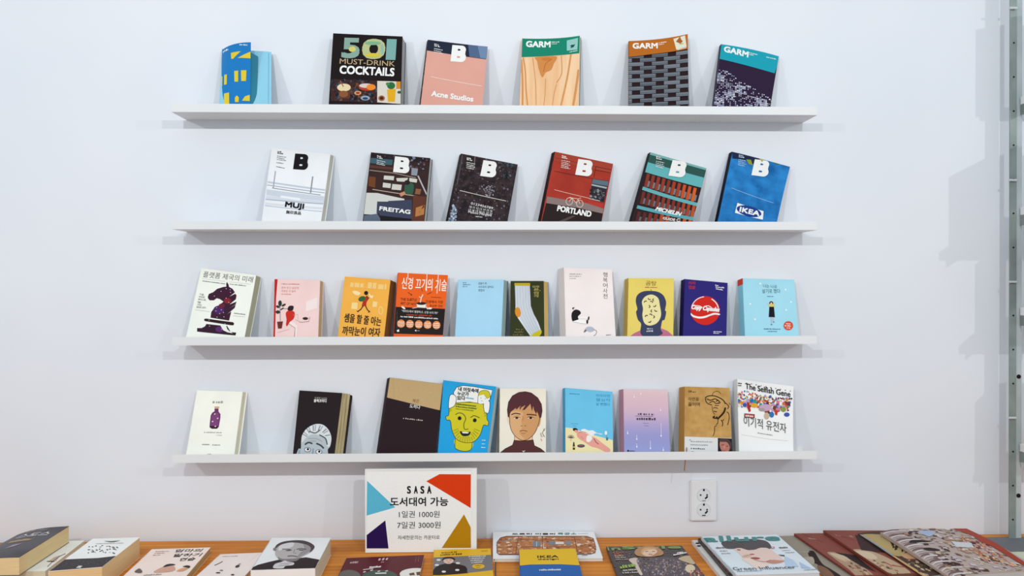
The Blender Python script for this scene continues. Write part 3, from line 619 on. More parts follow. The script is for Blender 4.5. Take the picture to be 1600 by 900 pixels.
# -- curled blue magazine
v, s = shelf_book('z', 'magazine', 'curled blue magazine with yellow windows on its open cover, far left of top ledge', G1, mat('#8fcbe2', .4), ('#b9b2a0', '#e6dcc4'), mat('#7fb8d0'), crop=A1)
s.line([(470, 250), (468, 628)], 5, '#79b4cc'); s.line([(400, 250), (392, 628)], 4, '#a6d8ea')
v.art(s)
for key, nm, mcol in (('zflap', 'shade_tinted_page', '#2f7d94'), ('zcover', 'open_cover', '#1978bd')):  # teal sheet carries the shading of the turned-back cover in its colour
    d = SHELF_BOOKS[key]
    w_ = Volume.__new__(Volume); w_.d = d; w_.c = [Vector(p) for p in d['c']]; w_.t = .001; w_.flat = False
    w_.bend = (lambda u_, v_: .010 * 4 * u_ * (1 - u_) * (1 - .7 * v_)) if key == 'zcover' else no_bend
    w_.D = Vector(d['D']); w_.vl, w_.vr = d['vl'], d['vr']
    n = (w_.c[1] - w_.c[0]).cross(w_.c[3] - w_.c[0]); n.normalize(); w_.N = -n if n.y > 0 else n
    w_.base = v.base; w_.root = v.root
    w_.slab(nm, 0, 1, 0, 1, 0, 1, mat(mcol, .35, .2), 10, 10)
    if key == 'zcover':
        s = Sheet(d['q'], *A1); Y = '#e3cb35'
        s.poly([(208, 262), (278, 247), (224, 305), (210, 306)], Y); s.poly([(337, 240), (337, 290), (256, 298)], Y)
        s.poly([(230, 393), (258, 390), (256, 468), (230, 470)], Y); s.poly([(277, 386), (312, 382), (308, 460), (277, 463)], Y)
        s.poly([(112, 430), (135, 425), (132, 498), (112, 500)], Y); s.poly([(150, 417), (173, 415), (170, 487), (148, 490)], Y)
        s.poly([(108, 568), (130, 563), (128, 628), (106, 628)], Y); s.poly([(147, 552), (187, 547), (187, 628), (145, 628)], Y)
        s.poly([(230, 584), (244, 568), (258, 580), (256, 615), (230, 615)], Y); s.poly([(280, 604), (300, 572), (332, 558), (332, 603)], Y)
        s.dash(138, 252, 188, 240, 14, W); s.dash(272, 205, 320, 200, 9, W)
        w_.art(s, .35, .2)

# -- cocktail book
v, s = shelf_book('c501', 'cocktail_book', 'large black hardback about cocktails with a photo strip of drinks', G1, mat('#170c0e', .3, .3), ('#8d8f90', '#b9bab8'), crop=A1)
s.poly([(930, 443), (1443, 462), (1440, 626), (925, 600)], '#3c2321')
s.scatter([(930, 445), (1265, 455), (1265, 615), (930, 600)], 150, 10, 26, ['#5a3324', '#20202c', '#2c3a55', '#7b4a2c', '#16161e', '#44505f'], seed=3)
s.poly([(1268, 457), (1440, 462), (1440, 624), (1268, 612)], '#d9d3c6')
s.poly([(980, 505), (1075, 505), (1065, 585), (995, 585)], '#5d3524'); s.ell(1023, 505, 50, 28, '#e6d3a8'); s.ell(1020, 552, 34, 24, '#8a5334')
s.line([(995, 455), (1020, 500)], 7, '#a8582f')
s.ell(1195, 503, 64, 26, '#b23c26'); s.ell(1185, 492, 50, 16, '#d9c9c2'); s.ell(1222, 503, 34, 22, '#ea8a2b'); s.ell(1125, 545, 26, 15, '#d79a6a'); s.ell(1125, 545, 15, 8, '#8d3a26')
s.ell(1180, 582, 34, 17, '#8fa3bd'); s.ell(1180, 585, 20, 9, '#2b3c5a')
s.poly([(1340, 520), (1404, 515), (1397, 607), (1347, 609)], '#e2a91c'); s.ell(1370, 492, 30, 26, '#2c6a3c'); s.ell(1345, 480, 14, 12, '#3f8a4a')
s.ell(1300, 583, 24, 20, '#a35f36'); s.ell(1300, 583, 14, 11, '#3b2018'); s.rect(1408, 462, 1440, 515, '#d08a26'); s.ell(1430, 540, 14, 10, '#2f5a3a')
s.text('5', (1003, 290), (1135, 293), 152, '#86a89a', .05); s.text('0', (1152, 297), (1323, 300), 152, '#b9bf8a', .05); s.text('1', (1330, 303), (1402, 305), 155, '#79aba5', .05)
s.ell(1085, 225, 26, 20, '#d8c86a'); s.ell(1236, 180, 60, 14, '#7fae8a'); s.ell(1235, 268, 56, 14, '#d6c23e'); s.ell(1305, 225, 10, 40, '#8fb8a8')
s.text('MUST-DRINK', (992, 332), (1397, 352), 38, '#c4ac82', .0)
s.text('COCKTAILS', (990, 406), (1393, 426), 62, W, .035)
v.art(s, .3, .3)

def big_b(s, x0, y0, x1, y1, h, c=W):
    # heavy slab letter: outer outline bridged to its two counters
    def arc(cx, cy, rx, ry, a0, a1, n=6): return [(cx + rx * math.cos(R(a0 + (a1 - a0) * i / n)), cy + ry * math.sin(R(a0 + (a1 - a0) * i / n))) for i in range(n + 1)]
    def M(p):
        a = np.array((x0, y0), float) + np.array((x1 - x0, y1 - y0), float) * p[0] + s.up * h * p[1]
        return tuple(a)
    out = [(0, 0)] + arc(.70, .28, .30, .28, -90, 20) + [(.92, .50)] + arc(.66, .74, .28, .26, -20, 90) + [(0, 1)]
    def hole(cy, w):
        return [(.40, cy - .055), (.40, cy + .055)] + arc(.40 + w, cy, .06, .055, 90, -90, 4)
    outer = [Vector((*M(p), 0)) for p in out]
    holes = [[Vector((*M(p), 0)) for p in hole(cy, w)] for cy, w in ((.735, .12), (.29, .15))]
    tr = tessellate_polygon([outer] + holes)
    allp = outer + [q for hh in holes for q in hh]
    s._add(s.uv([(p.x, p.y) for p in allp]), tr, c, lim=.3)
def imprint(s, x, y, c=W, n=5, dx=60, sl=.22):
    s.dash(x, y, x + 30, y + 30 * sl, 10, c); s.dash(x, y + 12, x + 40, y + 12 + 40 * sl, 10, c)
    for k in range(n - 2):
        s.dash(x - 2 - k, y + 32 + 13 * k, x + dx - 10 * (k % 2), y + 32 + 13 * k + dx * sl, 6, c)

v, s = shelf_book('acne', 'magazine', 'pink magazine with a navy top band and white capital letter', G1, mat('#d99f90', .35, .3), ('#9aa0a6', '#c7c9c9'), spine=mat('#2a1c22'), crop=A2, bend=curl(.004, .004))
s.poly([(125, 150), (580, 207), (562, 302), (126, 232)], '#20263b'); s.poly([(430, 187), (578, 207), (562, 300), (440, 281)], '#50668a'); s.poly([(500, 197), (578, 207), (562, 298), (520, 290)], '#6f88a8')
big_b(s, 300, 313, 410, 322, 122); imprint(s, 182, 188); s.line([(155, 427), (530, 498)], 3.5, '#f4e4dc')
s.text('Acne Studios', (158, 568), (467, 612), 40, W, .04)
v.art(s, .35, .3)

wood_m = mat_tex('wood_print', '#e6b486', '#efcaa2', 5, (6, 1, .6), .4)
v, s = shelf_book('gwood', 'magazine', 'magazine with a green header above a pale wood grain cover', G1, wood_m, crop=A2, back=mat('#15382f'), spine=mat('#d9a06a'), bend=curl(.010, 0, -.003))
s.poly([(815, 130), (1260, 120), (1252, 262), (1030, 270), (815, 283)], '#12856a')
s.spoly([(928, 280), (1078, 275), (1060, 330), (1040, 375), (1000, 395), (975, 430), (950, 370), (938, 310)], '#d28a49')
s.ell(1010, 295, 40, 12, '#c97a34'); s.line([(985, 390), (1000, 330), (1040, 300)], 5, '#b86a2c', True)
for pts, w in (([(835, 285), (850, 380), (856, 520), (868, 640)], 10), ([(822, 300), (830, 450), (830, 640)], 14), ([(1185, 265), (1165, 400), (1140, 520), (1110, 645)], 12),
               ([(1242, 380), (1225, 500), (1202, 640)], 16), ([(1115, 270), (1118, 400), (1080, 470)], 6), ([(1000, 440), (995, 560), (985, 640)], 4), ([(905, 285), (925, 460), (930, 640)], 5), ([(1080, 480), (1060, 560), (1050, 640)], 4)):
    s.line(pts, w, '#d69457', True)
s.text('GARM', (855, 206), (1036, 208), 47, W, .045); s.dash(1045, 172, 1100, 172, 8, W); s.dash(1045, 184, 1082, 184, 6, W)
s.poly([(1155, 162), (1236, 152), (1232, 236), (1155, 238)], '#93c8c2'); s.poly([(1165, 210), (1225, 180), (1205, 215), (1170, 225)], '#1d4a44'); s.dash(1175, 252, 1232, 246, 6, W)
v.art(s, .4, .2)

v, s = shelf_book('gbask', 'magazine', 'magazine with a brown orange header above a grey woven basket cover', G1, mat('#281a1e', .4), crop=A3, bend=curl(.012, 0, -.003), spine=mat('#8a4a1c'))
for k in range(14):
    y = 250 + k * 30
    for j in range(-1, 5):
        x = 100 + j * 176 + (88 if k % 2 else 0)
        xa, xb = max(x, 102), min(x + 116, 552)
        if xb - xa < 8: continue
        sl = -.05
        c = ['#666c74', '#585e66', '#70767f', '#60666e'][(k * 3 + j * 5) % 4]
        s.poly([(xa, y + 14 + (xa - 100) * sl), (xb, y + 14 + (xb - 100) * sl), (xb, y + 41 + (xb - 100) * sl), (xa, y + 41 + (xa - 100) * sl)], c)
        s.line([(xa, y + 20 + (xa - 100) * sl), (xb, y + 20 + (xb - 100) * sl)], 3, '#858b93')
s.poly([(90, 120), (530, 80), (535, 238), (300, 258), (100, 285)], '#b9681c')
s.text('GARM', (133, 222), (318, 219), 43, W, .045); s.dash(325, 182, 382, 176, 8, W); s.dash(325, 194, 362, 190, 6, W)
s.poly([(430, 155), (512, 140), (525, 222), (452, 236)], '#e4e0c8'); s.poly([(448, 178), (478, 142), (508, 172), (480, 195)], '#a85f20'); s.dash(455, 205, 500, 200, 12, '#8a9a6a'); s.dash(458, 240, 522, 230, 6, W)
v.art(s, .4, .2)

v, s = shelf_book('gteal', 'magazine', 'magazine with a turquoise header above a dark pixel pattern, far right of top ledge', G1, mat('#2b1d36', .4), crop=A3, bend=curl(0, .006, .005), spine=mat('#3a3346'))
s.poly([(760, 165), (1225, 270), (1176, 402), (765, 292)], '#159fb3')
rn = random.Random(5)
cells = {}
for i in range(36):
    for j in range(30):
        x = 730 + i * 13; y = 330 + j * 12 + i * 3.0
        if y > 650 or x > 1170: continue
        edge = 330 + (x - 730) * .62
        if y < edge: continue
        blk = (i // 6 + j // 5) % 3
        if y < edge + 50 and rn.random() < .35: continue
        if rn.random() < (.42, .12, .55)[blk]: continue
        cells.setdefault(rn.choice(['#c6c8da', '#e2e2e8', '#9497b5', '#b2b4cc']), []).append((x, y, (8, 11, 7)[blk]))
for c, L in cells.items():
    V = []; T = []
    for x, y, w in L:
        k = len(V); V += [(x, y), (x + w, y + w * .25), (x + w * .8, y + w), (x - w * .2, y + w * .75)]; T += [(k, k + 1, k + 2), (k, k + 2, k + 3)]
    s._add(s.uv(V), T, c)
s.text('GARM', (802, 243), (978, 292), 44, W, .045); s.dash(985, 258, 1045, 272, 8, W); s.dash(985, 270, 1020, 278, 6, W); s.dash(1113, 288, 1185, 300, 8, W)
v.art(s, .4, .2)

# -- second ledge
v, s = shelf_book('muji', 'magazine', 'pale grey magazine with a black capital letter and a bench drawing', G2, mat('#e9ebee', .35, .2), ('#7f7d70', '#d9d8cf'), crop=A4, bend=curl(0, .006))
for a, b_, h, c in (((180, 325), (620, 388), 12, '#c3cad8'), ((176, 350), (616, 412), 5, '#9aa5b8'), ((172, 385), (612, 440), 40, '#ccd3df'), ((168, 430), (610, 470), 22, '#d5dae4'), ((165, 455), (605, 492), 6, '#a9b3c4'), ((162, 480), (600, 520), 14, '#dadfe7'), ((160, 500), (595, 548), 5, '#bcc4d2')):
    s.poly([a, b_, (b_[0] - 2, b_[1] + h), (a[0] - 2, a[1] + h)], c)
s.poly([(275, 430), (420, 450), (418, 468), (274, 446)], '#eef0f3')
s.line([(237, 250), (220, 375)], 8, '#a7adb8'); s.line([(511, 290), (495, 412)], 9, '#8f95a0'); s.line([(212, 375), (570, 428)], 4, '#6f7785')
big_b(s, 366, 236, 472, 243, 118, '#120f12')
s.text('MUJI', (304, 524), (444, 541), 50, '#141216', .05); s.text('無印良品', (314, 562), (424, 572), 25, '#141216', .02)
imprint(s, 252, 108, '#3a3a3e', 5, 62, .15); s.dash(243, 220, 305, 232, 6, '#5a5a5e'); s.dash(245, 190, 300, 197, 6, '#5a5a5e')
v.art(s, .35, .2)

v, s = shelf_book('freitag', 'magazine', 'dark magazine showing a workshop with a blue grey apron across it', G2, mat('#35201f', .3, .4), ('#8b9692', '#c4cbc6'), crop=A4, bend=curl(0, .004))
s.poly([(935, 100), (1385, 145), (1375, 180), (930, 180)], '#241a22'); s.scatter([(1010, 120), (1370, 150), (1340, 250), (1230, 230)], 60, 6, 26, ['#4f5668', '#7a8494', '#2c2430', '#5a3a3a'], seed=5)
s.poly([(935, 150), (1100, 165), (1095, 205), (930, 190)], '#3f5f6c'); s.poly([(932, 205), (1100, 222), (1098, 240), (930, 225)], '#5a3630')
s.line([(930, 243), (1110, 265), (1270, 300)], 6, '#a08c7c'); s.line([(950, 385), (1310, 440)], 6, '#b3a48e')
for q in (((1035, 283), (1110, 288), (1106, 318), (1032, 312)), ((1028, 335), (1086, 343), (1082, 376), (1025, 370)), ((1096, 345), (1166, 352), (1160, 392), (1090, 386)), ((1125, 302), (1212, 300), (1200, 330), (1130, 326)), ((1222, 300), (1280, 310), (1275, 336), (1220, 328)), ((1238, 225), (1285, 232), (1278, 285), (1235, 280))):
    s.poly(q, '#cfcdc4' if q[0][0] < 1235 else '#8b93a0')
s.spoly([(1190, 350), (1220, 335), (1252, 350), (1250, 400), (1235, 425), (1195, 415), (1175, 425), (1185, 390)], '#2f5a45'); s.ell(1205, 335, 22, 18, '#2a1c1c'); s.poly([(1145, 415), (1185, 400), (1195, 420), (1160, 440)], '#c28a6a')
s.poly([(895, 410), (985, 412), (1185, 455), (1185, 478), (985, 474), (985, 570), (888, 565)], '#cfd0cb')
s.poly([(985, 474), (1065, 482), (1065, 470), (1240, 462), (1243, 612), (1010, 596), (1000, 560), (980, 560)], '#3b4158')
s.poly([(1250, 430), (1345, 440), (1330, 628), (1240, 628)], '#5f3322'); s.poly([(1270, 520), (1335, 500), (1330, 570), (1265, 586)], '#b37844'); s.poly([(1270, 380), (1310, 385), (1300, 425), (1262, 420)], '#8a5a3a')
s.line([(1285, 285), (1350, 425)], 10, '#b9b2b8'); s.poly([(888, 575), (985, 562), (1010, 600), (1010, 628), (884, 628)], '#596678'); s.poly([(1005, 575), (1240, 600), (1240, 628), (1010, 628)], '#16141a')
s.poly([(925, 290), (975, 295), (970, 375), (920, 360)], '#6f3f20')
big_b(s, 1102, 257, 1218, 270, 118); s.text('FREITAG', (1000, 538), (1228, 567), 30, W, .045); imprint(s, 985, 140)
v.art(s, .3, .35)

v, s = shelf_book('margiela', 'magazine', 'black magazine with a scratched city texture and rows of white numerals', G2, mat_tex('dark_city_print', '#1d1519', '#3b2d30', 60, rough=.35, coat=.3), crop=A5, spine=mat('#1a1418'))
s.scatter([(190, 120), (610, 200), (530, 630), (90, 630)], 420, 4, 16, ['#54464a', '#150f14', '#6c6470', '#3b2a2a', '#2a2228', '#4d3b36'], seed=8, rot=12)
s.scatter([(130, 500), (165, 520), (150, 620), (95, 620)], 40, 8, 22, ['#8fa0b8', '#b8c2d0', '#6a7890'], seed=9)
s.scatter([(330, 350), (430, 360), (440, 470), (390, 460)], 50, 5, 14, ['#8f8a92', '#a9a5aa', '#6a626a'], seed=10)
s.scatter([(480, 180), (605, 205), (590, 300), (500, 300)], 30, 8, 20, ['#33414c', '#43525c', '#2a3038'], seed=11)
s.line([(293, 140), (285, 230)], 4, '#8a8288'); s.line([(200, 130), (160, 350)], 10, '#4f4850')
s.line([(180, 393), (520, 470)], 4, '#d8d4cc'); big_b(s, 330, 285, 440, 300, 118); imprint(s, 232, 155, W, 6, 60, .2)
s.text('0123456789', (260, 495), (422, 532), 17, W, .02); s.text('10 11 12 13 14 15 16', (250, 520), (418, 552), 16, W, .02); s.text('17 18 19 20 21 22 23', (243, 543), (416, 572), 16, W, .02)
s.text('Maison Margiela', (240, 562), (412, 588), 22, W, .01); s.dash(298, 585, 345, 590, 8, W); s.dash(245, 625, 350, 627, 8, '#c8c8c8')
v.art(s, .35, .3)

v, s = shelf_book('portland', 'magazine', 'brick red magazine showing a parked bicycle beneath a window', G2, mat_tex('red_wall_print', '#9c2f22', '#b03a2a', 12, rough=.35, coat=.3), crop=A5, spine=mat('#241418'))
s.poly([(880, 100), (1310, 190), (1295, 262), (870, 170)], '#a8402f'); s.line([(875, 250), (1160, 305)], 4, '#5a1a14'); s.line([(880, 150), (1300, 240)], 3, '#7a2a1e'); s.line([(1180, 215), (1165, 300)], 4, '#5a1a14'); s.line([(1180, 215), (1300, 240)], 4, '#5a1a14'); s.line([(1178, 240), (1290, 262)], 4, '#5a1a14')
s.poly([(1155, 305), (1275, 322), (1240, 480), (1135, 455)], '#2a2630'); s.poly([(1158, 308), (1273, 325), (1266, 360), (1152, 340)], '#5d6f7a'); s.poly([(1150, 345), (1262, 368), (1258, 380), (1148, 356)], '#a3b0b6')
s.scatter([(1145, 385), (1255, 400), (1245, 470), (1140, 450)], 40, 6, 22, ['#4c4a52', '#8a8f92', '#1c1a20', '#6a5a5a'], seed=4)
s.poly([(1125, 470), (1238, 490), (1230, 520), (1120, 500)], '#b5362a')
s.poly([(822, 437), (960, 462), (1110, 485), (1238, 525), (1230, 562), (1050, 520), (815, 485)], '#8b7673'); s.poly([(815, 485), (1050, 520), (1230, 560), (1222, 630), (780, 630)], '#27191a')
s.poly([(880, 628), (1010, 575), (1030, 580), (930, 628)], '#574543')
for cx, cy in ((985, 473), (1062, 490)): s.ring(cx, cy, 24, 26, 4, '#d8cbbd')
s.line([(985, 473), (1005, 448), (1048, 455), (1035, 485), (1005, 450)], 4, '#e6dccd'); s.line([(1062, 490), (1048, 455), (1070, 448)], 4, '#e6dccd'); s.line([(1000, 445), (985, 445)], 4, '#e6dccd')
s.line([(875, 388), (1130, 450)], 3.5, '#e8c0b0'); s.line([(1130, 452), (1210, 470)], 3.5, '#e8e0d8')
s.text('PORTLAND', (893, 543), (1143, 587), 42, W, .045); big_b(s, 1028, 277, 1145, 292, 118); imprint(s, 930, 140, W, 7, 60, .2)
v.art(s, .3, .35)

v, s = shelf_book('michelin', 'magazine', 'magazine with teal shelves of red and orange spines on its cover', G2, mat('#29181b', .35, .3), crop=A6, spine=mat('#141216'))
s.poly([(255, 95), (700, 215), (690, 245), (258, 128)], '#79b3b1'); s.poly([(258, 125), (690, 245), (665, 303), (240, 185)], '#2c554e'); s.poly([(245, 183), (670, 300), (640, 372), (225, 257)], '#63b3b6')
def spines(s, x0, y0, x1, y1, n, h, lean, cols, low):
    for k in range(n):
        a = k / n; x = x0 + (x1 - x0) * a; y = y0 + (y1 - y0) * a; w = (x1 - x0) / n * .58
        s.poly([(x, y), (x + w, y + w * .28), (x + w - lean, y + h + w * .28), (x - lean, y + h)], cols[k * len(cols) // n])
        s.poly([(x - lean * .5 + w, y + h * .55), (x - lean * .5 + w * 1.6, y + h * .6), (x + w * 1.6 - lean, y + h * 1.03), (x + w - lean, y + h)], low)
spines(s, 238, 268, 620, 382, 10, 98, 22, ['#8a3423', '#94382a', '#7e3426', '#a33c24', '#c9501f', '#d85f22'], '#767a80')
spines(s, 205, 398, 612, 505, 11, 92, 20, ['#6e2b22', '#7b2f24', '#86362a', '#7a2d20', '#a83f22', '#c04e22'], '#686d76')
spines(s, 170, 545, 590, 600, 10, 70, 18, ['#542420', '#7a2f24', '#b34722', '#5a2a22', '#c85524'], '#5d626c')
s.poly([(208, 366), (612, 486), (605, 510), (200, 390)], '#64adb2'); s.poly([(168, 502), (590, 590), (583, 613), (160, 525)], '#5aa3ab')
big_b(s, 394, 285, 510, 301, 118)
s.text('MICHELIN', (296, 540), (488, 582), 28, W, .05, .3); s.text('GUIDE', (352, 604), (442, 618), 18, W, .03); s.ring(470, 610, 14, 9, 4, W, 30, 330)
imprint(s, 305, 148, W, 6, 60, .22)
v.art(s, .35, .3)

denim_m = mat_tex('denim_print', '#0f5c9c', '#2a86cc', 26, rough=.4, coat=.2, lo=.3, hi=.7)
v, s = shelf_book('denim', 'magazine', 'blue denim-look magazine with curling lower edge, far right of second ledge', G2, denim_m, crop=A6, bend=curl(.006, .006, .004), spine=mat('#141420'))
s.poly([(868, 100), (1115, 162), (1000, 205), (960, 170), (866, 155)], '#1b2748'); s.poly([(965, 165), (1000, 168), (1012, 210), (985, 200)], '#8d9a38'); s.poly([(1060, 160), (1095, 165), (1080, 186)], '#a3aa40'); s.poly([(1150, 185), (1220, 200), (1190, 206)], '#4d6a3a')
big_b(s, 1003, 282, 1120, 298, 118); imprint(s, 912, 135, '#c8d8ea', 6, 52, .22); s.line([(860, 376), (1165, 487)], 3, '#9cc2e2')
s.poly([(902, 485), (1093, 546), (1088, 607), (884, 556)], '#eef0f2')
s.ell(987, 546, 93, 37, '#153a86', 15, 28); s.text('IKEA', (915, 548), (1062, 584), 36, W, .05)
v.art(s, .4, .2)

# -- third ledge
v, s = shelf_book('chess', 'paperback', 'white paperback with a starry purple chess knight on the cover', G3, mat('#eff1e8', .5), ('#8f8d78', '#bdbba4'), crop=A7, bend=curl(0, .006))
s.text('플랫폼 제국의 미래', (340, 200), (805, 252), 56, '#4c4a48', .0)
s.line([(335, 215), (548, 240)], 1.5, '#777'); s.line([(590, 245), (790, 268)], 1.5, '#777'); s.dash(338, 240, 548, 268, 9, '#33302e'); s.dash(595, 270, 745, 287, 9, '#33302e')
horse = [(388, 385), (398, 360), (440, 342), (475, 312), (530, 294), (562, 290), (560, 265), (567, 245), (582, 270), (586, 292), (620, 312), (642, 345), (590, 385), (645, 358), (657, 372), (610, 410), (572, 428), (655, 388), (650, 410), (590, 460), (658, 432), (648, 458), (580, 500), (650, 460), (640, 492), (570, 550), (608, 525), (600, 560), (588, 610), (413, 582), (420, 530), (450, 488), (500, 462), (535, 432), (500, 408), (470, 400), (445, 420), (405, 420), (390, 402)]
s.poly(horse, '#3a1730')
s.ell(490, 510, 50, 40, '#4d2361'); s.ell(572, 425, 34, 26, '#8a1f28'); s.ell(545, 355, 50, 26, '#3f1430'); s.ell(520, 470, 30, 20, '#6d1c34')
s.poly([(352, 605), (358, 592), (372, 590), (625, 625), (637, 638), (630, 653), (615, 654), (362, 614)], '#2c1120')
s.poly([(375, 640), (555, 660), (600, 715), (658, 722), (650, 748), (288, 710), (288, 678), (330, 678), (362, 662)], '#31122a'); s.ell(500, 690, 40, 26, '#5a2a6a')
s.poly([(505, 652), (562, 660), (572, 690), (625, 728), (575, 718), (535, 700)], '#eff1e8'); s.line([(565, 660), (600, 716)], 9, '#2c1120')
for x, y in ((512, 335), (560, 310), (600, 345), (470, 490), (515, 510), (535, 535), (540, 575), (475, 578), (500, 545), (400, 605), (550, 640), (405, 660), (520, 690), (450, 380), (560, 400), (585, 440), (465, 520), (598, 320)): s.ell(x, y, 4, 4, '#d9c3dc', n=8)
for k, t_ in enumerate(['구글,', '아마존,', '페이스북,', '애플', '그리고', '새로운 승자']):
    s.text(t_, (308 - k * 6, 372 + k * 24), (308 - k * 6 + 11 * len(t_) * 1.35, 372 + k * 24 + 7), 18, '#2b2826', .02)
s.line([(268, 508), (408, 527)], 1.5, '#777'); s.dash(635, 545, 740, 558, 8, '#44403e'); s.line([(625, 565), (740, 577)], 1.5, '#777')
v.art(s)

v, s = shelf_book('pink', 'paperback', 'pale pink paperback with a red left strip and a seated reader beside a plant', G3, mat('#efcfcc', .5), ('#a58a66', '#cdb48e'), crop=A7)
s.poly([(1012, 212), (1043, 216), (1028, 400), (1018, 775), (1000, 775)], '#bf2025')
s.text('혼자 있고 싶은데', (1078, 310), (1238, 313), 22, '#cf7f78'); s.text('외로운 건 싫어', (1078, 342), (1210, 345), 22, '#cf7f78'); s.dash(1080, 268, 1248, 270, 9, '#c8504a'); s.dash(1078, 364, 1168, 366, 8, '#c8504a')
s.poly([(1310, 430), (1418, 388), (1416, 492), (1305, 530)], '#f6e6e4')
s.line([(1066, 475), (1068, 615)], 4, '#3a4240')
for e in ((1066, 448, 17, 28, 0), (1100, 465, 22, 10, -30), (1045, 480, 18, 12, 20), (1045, 530, 20, 16, 0), (1085, 500, 20, 6, -35)): s.ell(e[0], e[1], e[2], e[3], '#2a3634', e[4])
s.poly([(1038, 620), (1093, 616), (1082, 682), (1047, 684)], '#6e2c28')
s.poly([(1150, 610), (1200, 630), (1230, 660), (1222, 772), (1205, 772), (1208, 675), (1150, 640)], '#f8e4e0'); s.line([(1150, 640), (1208, 678), (1200, 760), (1215, 772)], 3, '#6e4a4a')
s.spoly([(1120, 540), (1150, 515), (1195, 525), (1203, 560), (1190, 595), (1160, 620), (1130, 662), (1122, 640), (1127, 600)], '#cf2a22')
s.spoly([(1145, 480), (1165, 470), (1192, 476), (1185, 512), (1150, 518), (1136, 505)], '#2c1d20'); s.line([(1095, 498), (1140, 500)], 3, '#3a2a2a')
s.line([(1190, 560), (1230, 550), (1235, 600)], 3, '#d9a8a4'); s.ell(1303, 590, 26, 13, '#3c2220'); s.line([(1250, 625), (1335, 618), (1345, 575)], 3, '#6e4a4a'); s.line([(1040, 720), (1150, 690)], 2, '#b98a88'); s.line([(1210, 600), (1260, 625)], 3, '#b98a88')
v.art(s)

v, s = shelf_book('yellow', 'paperback', 'amber yellow paperback with a running figure carrying a green sack', G3, mat('#efae48', .45), ('#5c3a22', '#8d6238'), crop=A8, back=mat('#4a2c1c'))
s.rect(200, 290, 420, 300, '#f3bd62')
for x0, x1 in ((222, 345), (385, 560)): s.dash(x0, 290 if x0 < 300 else 305, x1, 300 if x0 < 300 else 318, 62, '#f6cf82', .12)
s.spoly([(245, 335), (280, 330), (318, 350), (300, 372), (262, 362)], '#f9e2ac'); s.spoly([(398, 350), (420, 375), (440, 370), (430, 400), (405, 385)], '#f9e2ac')
s.dash(232, 500, 290, 505, 70, '#f8d892', .2); s.dash(430, 480, 480, 485, 62, '#f8d892', .2); s.ring(510, 515, 18, 34, 7, '#f8d892')
s.ell(372, 350, 19, 20, '#1d1414'); s.poly([(350, 400), (382, 372), (395, 400), (375, 440), (372, 474), (330, 474)], '#b8281c'); s.ell(334, 405, 36, 24, '#2f6238', -20)
s.line([(345, 470), (322, 505), (292, 525)], 9, '#2a1c1c'); s.line([(365, 470), (385, 510), (405, 525)], 9, '#2a1c1c'); s.line([(375, 385), (398, 395), (385, 415)], 7, '#2a1c1c'); s.line([(285, 518), (298, 530)], 6, '#1d1414'); s.line([(390, 532), (410, 526)], 6, '#1d1414')
s.text('셈을 할 줄 아는', (163, 622), (510, 662), 84, '#38200f', .015); s.text('까막눈이 여자', (145, 742), (500, 762), 84, '#38200f', .015)
v.art(s)

v, s = shelf_book('orange', 'paperback', 'orange paperback with a black band carrying five orange discs', G3, mat('#e8601a', .4), crop=A8, spine=mat('#d0401c'))
s.poly([(615, 480), (1125, 500), (1108, 742), (600, 728)], '#1b1414')
s.text('신경 끄기의 기술', (703, 312), (1125, 335), 112, '#f6ece0', .01)
for p in ([(765, 160), (765, 210)], [(943, 170), (938, 335)], [(1050, 175), (1036, 355)]): s.line(p, 6, '#f6ece0')
s.line([(890, 300), (900, 335)], 4, '#5a2a14'); s.line([(765, 345), (805, 372)], 5, '#5a2a14'); s.line([(985, 345), (945, 362)], 5, '#5a2a14'); s.line([(790, 375), (800, 362)], 5, '#5a2a14')
s.text('THE SUBTLE', (693, 422), (846, 430), 26, '#2a140c', .01); s.text('ART OF NOT', (693, 460), (846, 470), 26, '#2a140c', .01); s.text('인생에서 가장', (930, 445), (1092, 452), 28, '#2a140c'); s.text('중요한 것만', (965, 482), (1090, 486), 22, '#2a140c'); s.dash(980, 392, 1082, 398, 6, '#2a140c')
s.poly([(845, 450), (935, 455), (928, 492), (850, 486)], '#f1ece4'); s.ell(890, 450, 45, 14, '#2a1a14'); s.line([(880, 440), (890, 395), (905, 365)], 10, '#f1ddc4'); s.line([(890, 400), (868, 385)], 6, '#f1ddc4')
s.ell(722, 490, 22, 9, '#f1ece4', 35); s.ell(970, 496, 20, 9, '#f1ece4'); s.line([(805, 495), (850, 488)], 4, '#f1ece4'); s.line([(935, 480), (950, 505)], 8, '#f1ece4')
s.text('"하버드에서 열광하고, 신경 쓰지 마!"', (705, 532), (1045, 552), 24, W, .015); s.dash(752, 560, 990, 572, 14, '#c2452a'); s.dash(695, 578, 1045, 598, 13, W)
for k in range(5):
    x = 700 + k * 83; y = 638 + k * 3.5
    s.ell(x, y, 37, 38, '#e58a50', n=24)
    for j in range(3): s.dash(x - 28, y - 10 + j * 17, x + 28, y - 9 + j * 17, 11, '#fae6d4', .2)
s.poly([(828, 702), (843, 693), (843, 712)], W); s.dash(850, 706, 875, 707, 8, '#aaa')
s.dash(662, 520, 664, 690, 8, '#d8d0c8'); s.poly([(660, 700), (680, 690), (684, 712), (665, 715)], W)
v.art(s)

